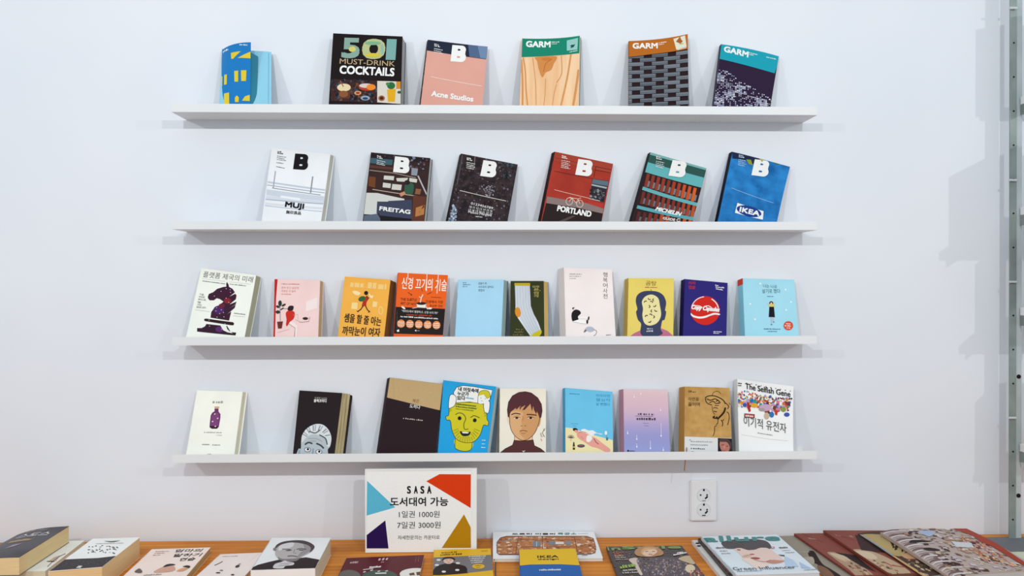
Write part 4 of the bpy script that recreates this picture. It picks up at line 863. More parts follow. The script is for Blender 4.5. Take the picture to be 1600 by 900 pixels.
v, s = shelf_book('bear', 'paperback', 'light blue paperback with a small black title and a plain lower half', G3, mat('#a6d3ec', .45), ('#7f9896', '#a7b8b2'), crop=A9, back=mat('#1b2630'))
s.text('곰돌이 푸,', (303, 226), (393, 226), 26, '#33424c', .01); s.text('서두르지 않아도', (303, 262), (458, 262), 26, '#33424c', .01); s.text('괜찮아', (303, 297), (366, 297), 26, '#33424c', .01)
for k in range(3): s.dash(148, 210 + 20 * k, (185, 225, 195)[k], 210 + 20 * k, 10, '#4c6470')
s.dash(528, 205, 529, 255, 6, '#5c7480'); s.rect(90, 745, 120, 752, '#1c2428')
v.art(s)

v, s = shelf_book('sock', 'paperback', 'dark olive paperback with one large striped sock on the cover', G3, mat('#33371d', .45), ('#b8975a', '#d8b878'), crop=A9, back=mat('#3f86bd'))
sock = [(672, 225), (822, 225), (832, 440), (862, 525), (905, 605), (936, 690), (925, 735), (880, 760), (835, 752), (790, 690), (700, 560), (678, 480), (678, 420)]
s.poly(sock, '#dfe3ea')
for k in range(11):
    a = k / 10.
    s.line([(680 + 140 * a, 240), (684 + 143 * a, 430), (706 + 150 * a, 525), (770 + 130 * a, 640), (840 + 90 * a, 745 - 50 * a)], 4, '#8b93a3' if k % 2 else '#aab1be')
s.poly([(668, 208), (824, 208), (826, 238), (668, 236)], '#c2ab2a'); s.ell(702, 505, 29, 50, '#dd8f2e', -8); s.spoly([(862, 712), (905, 690), (935, 682), (938, 715), (905, 750), (860, 758), (832, 750)], '#c9bd22')
for t_, x0, x1, y in (('아무', 848, 918, 262), ('튼,', 860, 930, 292), ('양말', 862, 914, 324), ('구달', 862, 912, 354)): s.text(t_, (x0, y), (x1, y), 27, '#b3a45e', .02)
for k in range(3): s.dash(682 - 15 * k, 684 + 26 * k, 756, 684 + 26 * k, 18, '#6e6a40')
v.art(s)

v, s = shelf_book('happy', 'paperback', 'tall off-white paperback with a vertical title and a seated figure in black', G3, mat('#f1e6e4', .5), ('#c4bcb0', '#ddd6cc'), crop=A10, spine=mat('#cfc8c6'))
for k, ch in enumerate('행복어사전'): s.text(ch, (494, 198 + 51 * k), (536, 200 + 51 * k), 44, '#5a4c4c')
s.dash(527, 420, 529, 500, 7, '#998c8c')
for k in range(3): s.dash(180, 175 + 21 * k, (295, 285, 240)[k], 176 + 21 * k, 9, '#8f8488')
s.spoly([(202, 535), (232, 508), (270, 515), (285, 542), (258, 572), (264, 608), (212, 616), (198, 580)], '#171216'); s.ell(218, 497, 13, 11, '#171216'); s.ell(226, 502, 10, 9, '#f4e2dc')
s.poly([(258, 575), (350, 572), (352, 585), (262, 590)], '#fbf8f6'); s.poly([(205, 618), (262, 600), (345, 612), (348, 640), (280, 636)], '#fbf8f6'); s.line([(205, 618), (290, 636), (348, 640)], 2, '#8a7d80')
s.ell(358, 588, 7, 19, '#2c1c22', 10); s.ell(345, 620, 9, 20, '#171216'); s.spoly([(312, 712), (330, 680), (350, 666), (392, 668), (412, 695), (375, 714), (330, 700)], '#b7bccb'); s.line([(405, 690), (432, 705), (425, 735), (405, 748)], 4, '#6e6066', True); s.poly([(310, 718), (325, 690), (342, 700), (325, 715)], '#7b6a70')
s.dash(522, 745, 570, 743, 8, '#4c4042')
v.art(s)

v, s = shelf_book('soup', 'paperback', 'yellow paperback with a navy head whose face is full of small black marks', G3, mat('#e6cf68', .45), ('#b09a58', '#cfb870'), crop=A10, spine=mat('#b4984c'))
s.poly([(735, 760), (790, 722), (845, 698), (1045, 682), (1100, 705), (1150, 748), (1155, 775), (735, 775)], '#c0708a')
s.spoly([(945, 330), (1010, 340), (1060, 375), (1085, 440), (1075, 510), (1085, 530), (1070, 600), (1048, 612), (1035, 690), (1052, 728), (990, 755), (880, 755), (843, 720), (850, 640), (820, 600), (803, 530), (815, 500), (800, 430), (815, 370), (870, 335)], '#3b415f')
s.line([(935, 322), (945, 318), (948, 332)], 4, '#222')
s.spoly([(858, 430), (895, 380), (955, 366), (1010, 400), (1026, 470), (1037, 560), (1000, 630), (930, 655), (880, 630), (862, 560), (868, 500)], '#efe2a4')
for k, (x, y) in enumerate(((930, 402), (972, 415), (893, 438), (945, 440), (920, 478), (975, 468), (990, 512), (955, 520), (902, 572), (938, 560), (962, 575), (928, 615))):
    s.ring(x, y, 13, 11, 8, '#1c1510', 40 + 60 * k, 200 + 60 * k, 8)
s.text('곰탕', (893, 276), (992, 282), 44, '#8a6d14', .0); s.dash(888, 300, 1000, 302, 9, '#b04a34'); s.dash(905, 690, 958, 690, 12, '#d8d8e0'); s.dash(900, 712, 965, 712, 14, '#d8d8e0')
v.art(s)

v, s = shelf_book('purple', 'paperback', 'deep purple paperback with a red disc crossed by a white wave', G3, mat('#2b2474', .4), crop=A11, spine=mat('#1c1248'))
s.text('카피', (213, 210), (278, 211), 32, '#b02c4a', .03); s.text('캡슐', (213, 252), (278, 253), 34, '#b02c4a', .03)
for k in range(3): s.dash(465 + 3 * k, 220 + 17 * k, (495, 550, 535)[k], 226 + 20 * k, 13, W)
for k in range(2): s.dash(448, 655 + 13 * k, (525, 500)[k], 657 + 13 * k, 9, W)
s.ell(370, 455, 137, 135, '#d4261c', n=40)
s.ring(370, 455, 131, 129, 7, W, 195, 265); s.ring(370, 455, 125, 122, 9, W, 298, 350, 12)
s.poly(catmull([(236, 480), (262, 500), (310, 512), (360, 508), (410, 492), (455, 478), (505, 486), (504, 498), (460, 494), (415, 506), (370, 524), (315, 530), (262, 518), (238, 500)], True, 4), W)
s.text('Copy Capsules', (240, 455), (505, 482), 56, W, .04, .35)
s.line([(262, 412), (310, 412), (345, 428)], 7, W, True); s.line([(360, 418), (400, 412), (430, 430)], 7, W, True)
v.art(s)

v, s = shelf_book('sky', 'paperback', 'pale turquoise paperback with a woman in a black dress and a red sticker', G3, mat('#a3d9ea', .45), crop=A11, spine=mat('#7fb9cf'))
s.text('나는 나로', (915, 238), (1045, 248), 34, '#33525c', .0); s.text('살기로 했다', (905, 292), (1075, 292), 40, '#274650', .0); s.dash(952, 326, 1012, 327, 8, '#4a6a74')
for x, y in ((887, 200), (1125, 258), (792, 393), (1175, 375), (838, 537), (1130, 450)): s.ell(x, y, 9, 9, '#eef8fa', n=12)
s.ell(990, 388, 19, 20, '#1b1718'); s.ell(990, 390, 9, 12, '#efc9b0'); s.line([(968, 402), (950, 388), (965, 380)], 4, '#efc9b0'); s.line([(1016, 402), (1036, 390), (1020, 380)], 4, '#efc9b0')
s.poly([(965, 393), (1022, 393), (1018, 420), (970, 420)], '#e0cb74'); s.poly([(972, 420), (1015, 420), (1024, 518), (966, 516)], '#14141e')
s.line([(988, 516), (992, 575)], 6, '#dba9ac'); s.line([(1005, 516), (1010, 562)], 6, '#dba9ac'); s.ell(992, 585, 9, 6, '#5a8a9a'); s.ell(1012, 562, 8, 5, '#5a8a9a')
s.ell(1150, 596, 45, 42, '#dd5436', n=28); s.dash(1130, 582, 1172, 584, 12, W); s.dash(1118, 602, 1180, 604, 12, W); s.dash(1135, 620, 1168, 622, 10, W)
s.dash(922, 630, 1075, 632, 10, '#3a6a80'); s.dash(955, 652, 1045, 652, 8, '#3a6a80'); s.rect(985, 690, 1005, 697, '#2a3a40')
v.art(s)
v.slab('spine_tab', -.006, .003, 0, .10, -.03, 1.0, mat('#c23a2c'), 1, 2, lift=.0004)

# -- lowest ledge
def fanned(v, n, cov, pages, spread):
    """front cover, back cover and n groups of leaves standing apart at the right side"""
    v.slab('front_cover', 0, 1, 0, 1, 0, .06, cov); v.slab('back_cover', 0, 1, 0, 1, .94, 1, cov, 4, 4, d0r=.94 + spread, d1r=1 + spread)
    for k in range(n):
        a, b_ = .06 + .88 * k / n, .06 + .88 * (k + 1) / n
        ex = spread * (k + .6) / n
        v.slab('page_block', 0, .99 - .008 * ((k * 7) % 3), .003, .997, a, b_, mat_pages(*pages), 4, 4, d0r=a + ex, d1r=b_ - .06 + ex)
    v.slab('spine', -.004, .004, 0, 1, 0, 1, cov, 1, 4)
d_ = SHELF_BOOKS['bottle']
v = Volume('paperback', 'ivory paperback with a purple bottle, far left of the lowest ledge', 'book', d_, group=G4)
fanned(v, 2, mat('#f3f4ea', .5), ('#bdb9a0', '#e4e0c8'), .15); s = Sheet(d_['q'], *A12)
s.dash(380, 268, 470, 268, 20, '#a9a49c', .25); s.rect(397, 296, 437, 302, '#d98a3a'); s.rect(399, 304, 436, 309, '#d98a3a')
s.poly([(398, 312), (431, 312), (430, 335), (447, 360), (446, 390), (433, 462), (418, 480), (375, 480), (357, 466), (358, 440), (366, 370), (378, 348), (398, 335)], '#6b3266')
s.poly([(404, 345), (430, 348), (438, 368), (425, 455), (366, 455), (376, 375)], '#80427a'); s.poly([(358, 455), (434, 462), (418, 480), (375, 480), (357, 468)], '#3a1630')
for x, y in ((400, 358), (424, 394), (382, 420), (405, 460)): s.ell(x, y, 7, 5, '#e6d4e2', -20, 10)
s.dash(310, 514, 458, 516, 11, '#a9a49c'); s.dash(412, 536, 458, 537, 8, '#b9b4ac'); s.dash(295, 612, 355, 613, 9, '#77746c'); s.dash(380, 616, 442, 617, 9, '#77746c'); s.dash(338, 692, 372, 693, 9, '#1c1a18', .1)
v.art(s)

d_ = SHELF_BOOKS['hair']
v = Volume('paperback', 'black fanned-out paperback with a grey portrait cropped below the eyes', 'book', d_, group=G4)
fanned(v, 3, mat('#1c1016', .45), ('#8f8060', '#cbbb90'), .45); s = Sheet(d_['q'], *A12)
s.text('유병재 농담집', (1225, 230), (1325, 236), 17, '#b9b4b4'); s.text('블랙코미디', (1218, 259), (1322, 262), 27, W, .02)
s.spoly([(1090, 720), (1092, 645), (1112, 640), (1118, 560), (1160, 490), (1215, 452), (1275, 445), (1330, 475), (1364, 545), (1355, 620), (1335, 650), (1318, 720)], '#b6c0c6')
s.spoly([(1118, 590), (1120, 540), (1150, 490), (1190, 458), (1245, 440), (1300, 450), (1345, 495), (1364, 560), (1350, 625), (1325, 615), (1318, 575), (1285, 545), (1220, 525), (1165, 545), (1130, 585)], '#d6dde0')
for k in range(16):
    a = -2.9 + k * .17; cx, cy = 1240, 560
    s.line([(cx + 78 * math.cos(a), cy + 66 * math.sin(a)), (cx + 118 * math.cos(a + .08), cy + 112 * math.sin(a + .08))], 5, ['#5a6268', '#8a949a', '#f0f4f5'][k % 3])
s.line([(1180, 500), (1230, 515), (1270, 490)], 8, '#4a5056', True); s.line([(1265, 530), (1315, 560), (1330, 610)], 9, '#3f444a', True)
s.line([(1145, 610), (1175, 592), (1208, 602)], 12, '#3a3f44', True); s.line([(1240, 600), (1275, 615), (1302, 640)], 13, '#3a3f44', True)
s.line([(1175, 560), (1240, 562), (1290, 585)], 3, '#8a949a', True); s.line([(1190, 580), (1240, 582)], 3, '#8a949a')
for x, y in ((1168, 650), (1262, 668)): s.ell(x, y, 27, 20, '#5b6369'); s.ell(x, y, 22, 15, '#eceff0'); s.ell(x + 3, y - 3, 10, 10, '#15171a')
s.line([(1215, 640), (1208, 700)], 6, '#7f8a90'); s.poly([(1092, 655), (1106, 650), (1104, 700), (1092, 700)], '#9aa5ab')
v.art(s)

v, s = shelf_book('tan', 'paperback', 'tall dark brown paperback with a slanted tan top section', G4, mat('#241219', .5), crop=A13, spine=mat('#24141a'))
s.poly([(150, 40), (700, 125), (648, 372), (395, 312), (145, 250)], '#c4a777'); s.line([(205, 70), (215, 262)], 3, '#b39562'); s.scatter([(180, 80), (650, 150), (620, 340), (160, 240)], 60, 4, 12, ['#bb9d6c', '#cdb285', '#c9ad7d'], seed=6)
s.text('책은', (383, 300), (447, 303), 36, '#5a2c20', .01); s.text('도끼다', (358, 348), (456, 362), 38, W, .01); s.dash(298, 452, 480, 472, 13, '#c8beb4', .5)
v.art(s)

v, s = shelf_book('brain', 'paperback', 'bright blue paperback with a yellow bearded face whose skull lid is open', G4, mat('#19a0dd', .4), ('#b5bcb4', '#d3d8cf'), crop=A13, spine=mat('#117ab0'))
K = '#15181a'; Yf = '#d3ca22'
neck = [(788, 640), (785, 705), (800, 732), (870, 752), (935, 735), (947, 665)]
s.spoly(neck, Yf); s.line(catmull(neck, False), 5, K)
face = [(735, 345), (790, 300), (920, 296), (1050, 312), (1080, 365), (1085, 455), (1100, 478), (1090, 515), (1052, 512), (1020, 600), (962, 662), (880, 672), (800, 640), (758, 560), (742, 470), (708, 462), (700, 430), (725, 418), (730, 370)]
s.spoly(face, Yf); fc = catmull(face, True); s.line(fc + [fc[0]], 5, K)
lid = [(790, 300), (778, 250), (772, 200), (800, 152), (860, 135), (960, 145), (1136, 178), (1115, 270), (1050, 312), (920, 292)]
s.poly(lid, '#f3f4f1'); s.line(lid + [lid[0]], 5, K)
for lobe in ([(725, 345), (735, 240), (765, 220), (797, 250), (785, 320), (755, 345)], [(1058, 375), (1055, 300), (1085, 275), (1112, 300), (1102, 388), (1080, 398)]):
    s.spoly(lobe, '#f3f4f1'); l_ = catmull(lobe, True); s.line(l_ + [l_[0]], 5, K)
s.spoly([(1000, 300), (1003, 230), (1050, 215), (1112, 240), (1110, 265), (1060, 305)], '#f3f4f1'); s.spoly([(1003, 232), (1018, 195), (1055, 180), (1100, 192), (1117, 235), (1085, 260), (1060, 222)], Yf)
s.line(catmull([(998, 305), (1003, 232), (1018, 195), (1055, 180), (1100, 192), (1117, 235), (1112, 265)], False), 4, K); s.line([(1060, 222), (1085, 260), (1115, 240)], 3, K); s.ell(1028, 255, 4, 4, K, n=8); s.ell(1068, 262, 4, 4, K, n=8); s.line([(1030, 280), (1045, 285)], 3, K)
s.text('내 머릿속에', (815, 188), (1004, 208), 42, K, .03); s.text('누군가', (806, 230), (914, 240), 40, K, .03); s.text('있다', (803, 272), (880, 278), 40, K, .03); s.dash(888, 258, 962, 268, 12, '#3a8ac0')
s.dash(795, 318, 985, 338, 14, '#1f5a30', .25); s.dash(792, 340, 985, 362, 14, '#1f5a30', .25); s.dash(790, 360, 960, 380, 9, '#5a6a20')
s.ell(828, 446, 17, 18, K); s.ell(970, 465, 17, 18, K)
s.line([(790, 412), (825, 395), (865, 410), (885, 450), (868, 500), (875, 548), (910, 545)], 5, K, True); s.line([(930, 440), (965, 422), (1015, 442)], 5, K, True)
s.spoly([(832, 568), (880, 575), (930, 572), (915, 605), (870, 612), (845, 600)], K); s.poly([(848, 573), (918, 577), (905, 588), (858, 586)], '#f3f4f1')
st = []
for k in range(14):
    for j in range(5):
        a = R(20 + k * 10.8); rx, ry = 128 - j * 11, 150 - j * 12
        st.append((890 + rx * math.cos(a), 512 + ry * math.sin(a)))
for x, y in st:
    if not (825 < x < 940 and 560 < y < 618): s.line([(x - 3, y - 3), (x + 3, y + 3)], 3, K)
for x, y in ((742, 362), (750, 372), (738, 380), (1062, 400), (1072, 412), (1066, 424), (1078, 395)): s.line([(x - 4, y + 3), (x + 4, y - 3)], 3, K)
for k in range(3): s.dash((1038, 1035, 1032)[k], 655 + 33 * k, 1070, 656 + 33 * k, 10, W)
v.art(s)

v, s = shelf_book('boy', 'paperback', 'cream paperback with a drawn short-haired youth in a brown turtleneck', G4, mat('#ece6d6', .5), crop=A14, spine=mat('#8a8576'))
s.spoly([(203, 400), (215, 388), (232, 410), (240, 490), (222, 470), (210, 440)], '#ecd9c0'); s.spoly([(548, 405), (540, 470), (522, 500), (520, 440), (530, 405)], '#d9a577')
s.poly([(285, 585), (460, 585), (462, 640), (282, 640)], '#ecc9a0'); s.line([(282, 590), (282, 638)], 4, '#2a1818'); s.line([(462, 590), (462, 638)], 4, '#2a1818')
bod = [(120, 770), (190, 715), (262, 680), (278, 632), (370, 640), (470, 628), (482, 685), (545, 715), (612, 770)]
s.poly(bod, '#552b2e'); s.line(bod[:5] + bod[5:], 5, '#1f1012')
fb = [(232, 340), (228, 420), (240, 500), (275, 575), (330, 622), (378, 634), (430, 615), (485, 560), (520, 480), (535, 400), (530, 330), (385, 260)]
s.spoly(fb, '#d29b66'); fc = catmull(fb, True)
s.spoly([(238, 350), (330, 345), (370, 370), (350, 440), (360, 500), (330, 560), (385, 625), (330, 618), (275, 570), (243, 500), (232, 420)], '#dfae7b')
s.line(catmull([(232, 400), (240, 500), (275, 575), (330, 622), (378, 634), (430, 615), (485, 560), (520, 480), (540, 400)], False), 5, '#1f1012')
hair = [(218, 400), (210, 330), (222, 250), (262, 185), (325, 150), (390, 142), (450, 155), (515, 205), (552, 270), (560, 340), (548, 405), (532, 410), (520, 370), (508, 345), (500, 372), (478, 330), (470, 290), (458, 345), (442, 268), (420, 290), (385, 328), (360, 332), (392, 280), (350, 305), (338, 330), (332, 312), (345, 285), (310, 318), (300, 328), (296, 310), (262, 335), (245, 350), (236, 370), (232, 408)]
s.poly(hair, '#54292f'); s.line(hair[:12], 5, '#1f1012')
s.line([(250, 378), (290, 364), (342, 372)], 10, '#3a1d1e', True); s.line([(404, 376), (450, 375), (505, 384)], 10, '#3a1d1e', True)
for x in (305, 445): s.ell(x, 410, 32, 9, '#f1e2cf'); s.ell(x, 411, 16, 9, '#2a1616'); s.line([(x - 34, 408), (x, 400), (x + 34, 410)], 5, '#2a1616', True); s.line([(x - 30, 392), (x + 25, 388)], 2.5, '#6a3a2a')
s.line([(345, 488), (360, 492)], 5, '#5a2c22'); s.line([(385, 492), (397, 487)], 5, '#5a2c22'); s.line([(360, 390), (372, 415), (358, 435)], 3, '#a86c42', True)
s.line([(335, 543), (372, 535), (410, 545)], 5, '#5a2424', True); s.line([(350, 562), (372, 566), (392, 560)], 3, '#8a4a3a', True)
s.poly([(358, 735), (372, 752), (392, 732), (374, 738)], '#e8d8d8')
s.dash(182, 505, 180, 625, 10, '#3a3430'); s.line([(590, 515), (560, 560), (585, 600)], 4, '#2a2424'); s.line([(545, 560), (552, 600), (570, 590)], 4, '#2a2424'); s.line([(548, 618), (556, 640)], 5, '#c04a4a'); s.line([(575, 520), (580, 540)], 4, '#2a2424')
v.art(s)

v, s = shelf_book('beach', 'paperback', 'sky blue paperback with a pink figure lying on a sand beach', G4, mat('#6ac2e8', .45), crop=A14, spine=mat('#4c9cc4'))
s.poly([(770, 503), (860, 512), (1000, 560), (1290, 637), (1290, 775), (770, 775)], '#f1e5b0')
for t_, y, x1 in (('하마터면', 197, 1240), ('열심히', 240, 1240), ('살 뻔했다', 284, 1240)): s.text(t_, (1100, y), (x1, y + 4), 30, '#2f88ae', .0)
s.dash(835, 166, 935, 172, 9, '#1e5a74'); s.dash(840, 268, 842, 300, 7, '#3a8ab0'); s.dash(850, 470, 920, 474, 9, '#5aa0c0'); s.dash(872, 492, 908, 494, 8, '#5aa0c0')
s.ell(893, 528, 26, 17, '#1b1416', 15); s.ell(905, 545, 22, 14, '#e8a595', 20)
s.spoly([(915, 552), (945, 548), (1000, 565), (1045, 590), (1100, 612), (1170, 665), (1240, 718), (1238, 745), (1200, 748), (1120, 712), (1050, 692), (985, 650), (935, 620), (908, 585)], '#eba396')
s.line([(1080, 615), (1100, 650), (1128, 672)], 7, '#8a3f40', True); s.line([(945, 595), (975, 620)], 3, '#b8665c'); s.spoly([(1010, 590), (1045, 585), (1062, 615), (1035, 650), (1005, 640)], '#f3f2ee')
s.spoly([(950, 530), (985, 520), (1025, 535), (1070, 535), (1110, 560), (1165, 570), (1150, 576), (1095, 565), (1060, 590), (1010, 560), (965, 550)], '#eef2f2')
s.line([(925, 560), (960, 548), (1000, 555)], 5, '#c47a6e', True)
s.ell(1200, 560, 13, 20, '#f3f6f6'); s.line([(1203, 580), (1210, 605)], 3, '#5a8090'); s.rect(1202, 605, 1222, 634, '#4a7a8a')
for a in (-70, -40, -10, -100, -130, -160): s.line([(848, 612), (848 + 36 * math.cos(R(a)), 612 + 34 * math.sin(R(a)))], 6, '#4a4458')
s.rect(842, 612, 856, 640, '#d8c8b0'); s.poly([(873, 650), (882, 650), (888, 690), (890, 725), (868, 725), (868, 690)], '#1f1a1a'); s.rect(870, 692, 888, 708, '#c8a85a')
s.ell(950, 688, 38, 16, '#2c4a58'); s.ell(948, 684, 26, 9, '#a04a5a')
v.art(s)

rain_m, nt, b = new_mat('sunset_gradient_print', .45)
rd = SHELF_BOOKS['rain']
v, s = shelf_book('rain', 'paperback', 'paperback fading from pale pink to periwinkle with thin white drops', G4, rain_m, crop=A15, spine=mat('#a87f92'))
ramp = [('#e8cdd2'), ('#e3c4cc'), ('#dfbecb'), ('#d9bacd'), ('#cbb2d0'), ('#b8a8d2'), ('#a5a0d2'), ('#9b9cd2'), ('#989ed4'), ('#a0a6d8')]
b.inputs['Base Color'].default_value = (*srgb('#c4aecf'), 1)
def mixc(a, b_, t): return tuple(x + (y - x) * t for x, y in zip(srgb(a), srgb(b_)))
NB = 40
for k in range(NB):
    t_ = k / (NB - 1) * (len(ramp) - 1); i_ = min(int(t_), len(ramp) - 2)
    c_ = mixc(ramp[i_], ramp[i_ + 1], t_ - i_)
    y0, y1 = 160 + 605 * k / NB, 160 + 605 * (k + 1) / NB
    s.poly([(100, y0), (620, y0 + 3), (620, y1 + 4), (100, y1 + 1)], c_)
s.line([(255, 425), (425, 428)], 3, '#4a3a48'); s.dash(280, 415, 430, 418, 18, '#5a4a58', .4); s.dash(268, 462, 445, 465, 24, '#4a3a48', .3); s.dash(330, 495, 380, 496, 6, '#8a7a98'); s.dash(335, 518, 382, 519, 5, '#8a7a98')
for x, y, h in ((243, 215, 30), (305, 185, 30), (496, 490, 120), (182, 560, 26), (268, 600, 40), (395, 655, 70), (516, 715, 26), (490, 345, 24), (268, 680, 30)):
    s.line([(x, y), (x + 1, y + h)], 4, '#f0eaf4'); s.ell(x + 1, y + h, 6, 9, '#f6f2fa', n=10)
s.ell(188, 747, 9, 9, '#2a2438', n=12); s.dash(200, 752, 252, 753, 7, '#2a2438', .1)
v.art(s)

kraft = mat_tex('kraft_card', '#b98d50', '#c9a062', 40, rough=.7)
v, s = shelf_book('ramen', 'paperback', 'kraft brown paperback with an ink sketch of a face and white paper band', G4, kraft, crop=A15, spine=mat('#a67a42', .7))
s.text('김훈', (752, 200), (785, 201), 20, '#3c2415', .02); s.dash(790, 200, 822, 201, 10, '#3c2415')
s.text('라면을', (752, 281), (852, 283), 36, '#3c2415', .01); s.text('끓이며', (750, 332), (860, 333), 38, '#3c2415', .01)
I_ = '#2c1c14'
for pts, w in (([(912, 250), (940, 235), (985, 232), (1030, 245), (1080, 275), (1100, 310)], 9), ([(912, 250), (920, 290), (945, 312), (975, 320)], 7), ([(975, 232), (990, 200), (1030, 190), (1060, 215)], 4), ([(925, 262), (960, 275), (1005, 262), (1040, 285)], 8), ([(950, 300), (985, 285), (1010, 305), (1040, 300)], 7), ([(1100, 300), (1130, 330), (1120, 360)], 7),
               ([(975, 330), (982, 380), (1000, 410)], 4), ([(985, 350), (1010, 345), (1030, 355)], 6), ([(1000, 325), (1040, 325)], 5), ([(990, 380), (1020, 385)], 7), ([(1100, 345), (1085, 390), (1040, 440), (1025, 455)], 16), ([(1000, 425), (985, 440), (1020, 445), (1015, 430)], 12), ([(1030, 455), (1028, 490), (1012, 505)], 6),
               ([(1020, 515), (1000, 525), (998, 570), (985, 610)], 5), ([(1060, 460), (1075, 490), (1070, 520)], 7), ([(1110, 385), (1130, 400), (1135, 450), (1120, 510)], 6), ([(1135, 300), (1152, 330)], 4), ([(1075, 470), (1085, 455)], 6), ([(1010, 290), (1030, 275), (1050, 300), (1025, 305)], 7)):
    s.line(pts, w, I_, True)
v.art(s, .7)
s2 = Sheet(rd['q'] if False else SHELF_BOOKS['ramen']['q'], *A15)
s2.poly([(700, 616), (1170, 632), (1175, 800), (700, 800)], '#dfe1e1')
s2.text('"', (762, 655), (775, 655), 12, '#5a5a5a'); s2.dash(775, 668, 975, 672, 13, '#8f9090'); s2.dash(772, 698, 940, 702, 13, '#8f9090'); s2.dash(775, 732, 905, 736, 14, '#55504c'); s2.dash(775, 760, 812, 761, 9, '#2a2624', .1)
s2.poly([(1028, 630), (1168, 636), (1172, 800), (1028, 800)], '#1e1413'); s2.spoly([(1050, 660), (1080, 645), (1120, 655), (1140, 700), (1130, 750), (1090, 775), (1060, 740), (1045, 700)], '#b9776a')
s2.spoly([(1035, 655), (1060, 635), (1120, 640), (1155, 680), (1150, 740), (1135, 700), (1110, 668), (1060, 665)], '#4a3a3a'); s2.line([(1060, 695), (1085, 690)], 6, '#5a2a24'); s2.line([(1105, 705), (1125, 706)], 6, '#5a2a24'); s2.line([(1070, 750), (1100, 752)], 6, '#7a2f2a'); s2.line([(1090, 700), (1088, 728)], 6, '#e09a88')
v.art(s2, name='paper_band', base=.0016)
bm = bmesh.new()
pr = None
c3 = v.c[3] - v.base
for k in range(13):
    a = k / 12
    x = c3.x + .004 + (-.006 * a if a > .35 else .006 * (.35 - a)); y = (c3.y - .006) if a > .3 else c3.y - .006 + .02 * (.3 - a)
    z = c3.z + .024 - .065 * a + .0
    q = [bm.verts.new((x - .0014, y - .004, z)), bm.verts.new((x + .0014, y - .004, z))]
    if pr: bm.faces.new((pr[0], pr[1], q[1], q[0]))
    pr = q
o = bm_obj('bookmark_ribbon', bm, mat('#8a5a34', .6), v.root); o['label'] = 'thin brown bookmark ribbon hanging over the ledge lip'

v, s = shelf_book('gene', 'paperback', 'white paperback with a colourful crowd under an English title, far right of lowest ledge', G4, mat('#f0f1f1', .5), crop=A16, bend=curl(.004, .008, 0), spine=mat('#d9dbdc'))
cols = ['#c0352c', '#e08a2a', '#2f6fb0', '#5a2a4a', '#d9c06a', '#2a2430', '#3f9a8a', '#d97a9a', '#e8d8c8', '#7a3a2a', '#b8a0c8', '#e0602a']
s.scatter([(245, 195), (330, 190), (520, 235), (755, 255), (750, 320), (560, 300), (400, 300), (240, 300)], 200, 9, 24, cols, seed=21, rot=None)
s.scatter([(240, 270), (750, 300), (735, 370), (560, 400), (430, 345), (240, 330)], 120, 18, 44, cols + ['#f0f1f1', '#e8e0da'], seed=22, rot=None)
s.ell(515, 345, 60, 32, '#c9a8c4'); s.ell(480, 365, 28, 16, '#a8a098'); s.poly([(340, 290), (362, 300), (378, 378), (360, 390), (345, 350)], '#b02c22'); s.ell(320, 322, 20, 20, '#3a5aa8'); s.ell(415, 290, 20, 16, '#1f9a9a'); s.ell(410, 325, 34, 22, '#e8a82a')
s.ell(525, 425, 24, 32, '#cdb694'); s.ell(572, 412, 22, 28, '#2f76b8'); s.poly([(600, 370), (630, 375), (622, 420), (602, 412)], '#c0402c'); s.ell(712, 412, 26, 20, '#3f5aa8'); s.ell(680, 362, 26, 24, '#8a9a48')
s.text('The Selfish Gene', (326, 168), (746, 248), 56, '#26282a', .02)
for k in range(10): s.ell(338 + 45 * k, 112 + 8.6 * k, 6, 5, ['#8a8a8a', '#c0352c', '#5a5a5a'][k % 3], n=8)
s.poly([(317, 401), (413, 409), (411, 446), (316, 438)], '#2a1c1c'); s.poly([(322, 407), (408, 414), (406, 440), (321, 433)], '#c8524a'); s.dash(328, 431, 400, 437, 16, '#f4e4e0', .2)
s.text('이기적 유전자', (312, 515), (708, 588), 92, '#3c3a3a', -.004)
s.dash(440, 585, 580, 608, 7, '#55504e'); s.line([(290, 598), (560, 640), (720, 655)], 2, '#d4d6d8', True)
s.dash(248, 120, 296, 124, 14, '#26282a'); s.dash(252, 140, 290, 143, 10, '#26282a')
v.art(s)
# ================================================================ framed price sign
d_ = SHELF_BOOKS['sign']
v = Volume('price_sign', 'white framed price sign with four coloured corner shapes, standing on the table', 'sign', d_)
frame_m = mat('#e9eae8', .3, .3, .01)
v.slab('backing_panel', 0, 1, 0, 1, 0, 1, frame_m, 2, 2)
for (a, b_, c_, e_) in ((0, 1, 0, .018), (0, 1, .988, 1), (0, .012, .018, .988), (.955, 1, .018, .988)):
    v.slab('frame_bar', a, b_, c_, e_, -.14, 0.02, frame_m, 1, 1)
s = Sheet([(570.5, 733), (745, 731.5), (744.5, 861.8), (571, 861.8)], 550, 720, 6)
s.rect(134, 97, 1122, 832, '#f3f3f1')
s.poly([(820, 125), (1115, 127), (1113, 445), (695, 192)], '#dc3d0c'); s.poly([(142, 187), (405, 435), (138, 510)], '#5db9d6'); s.poly([(312, 555), (342, 815), (137, 813), (138, 690)], '#2a1250'); s.poly([(1050, 503), (1113, 625), (1115, 815), (840, 815)], '#b8830f')
s.text('S', (515, 308), (552, 308), 72, '#1b1a1c', .035); s.text('A', (580, 308), (616, 308), 72, '#1b1a1c', .035); s.text('S', (641, 308), (678, 308), 72, '#1b1a1c', .035); s.text('A', (704, 308), (744, 308), 72, '#1b1a1c', .035)
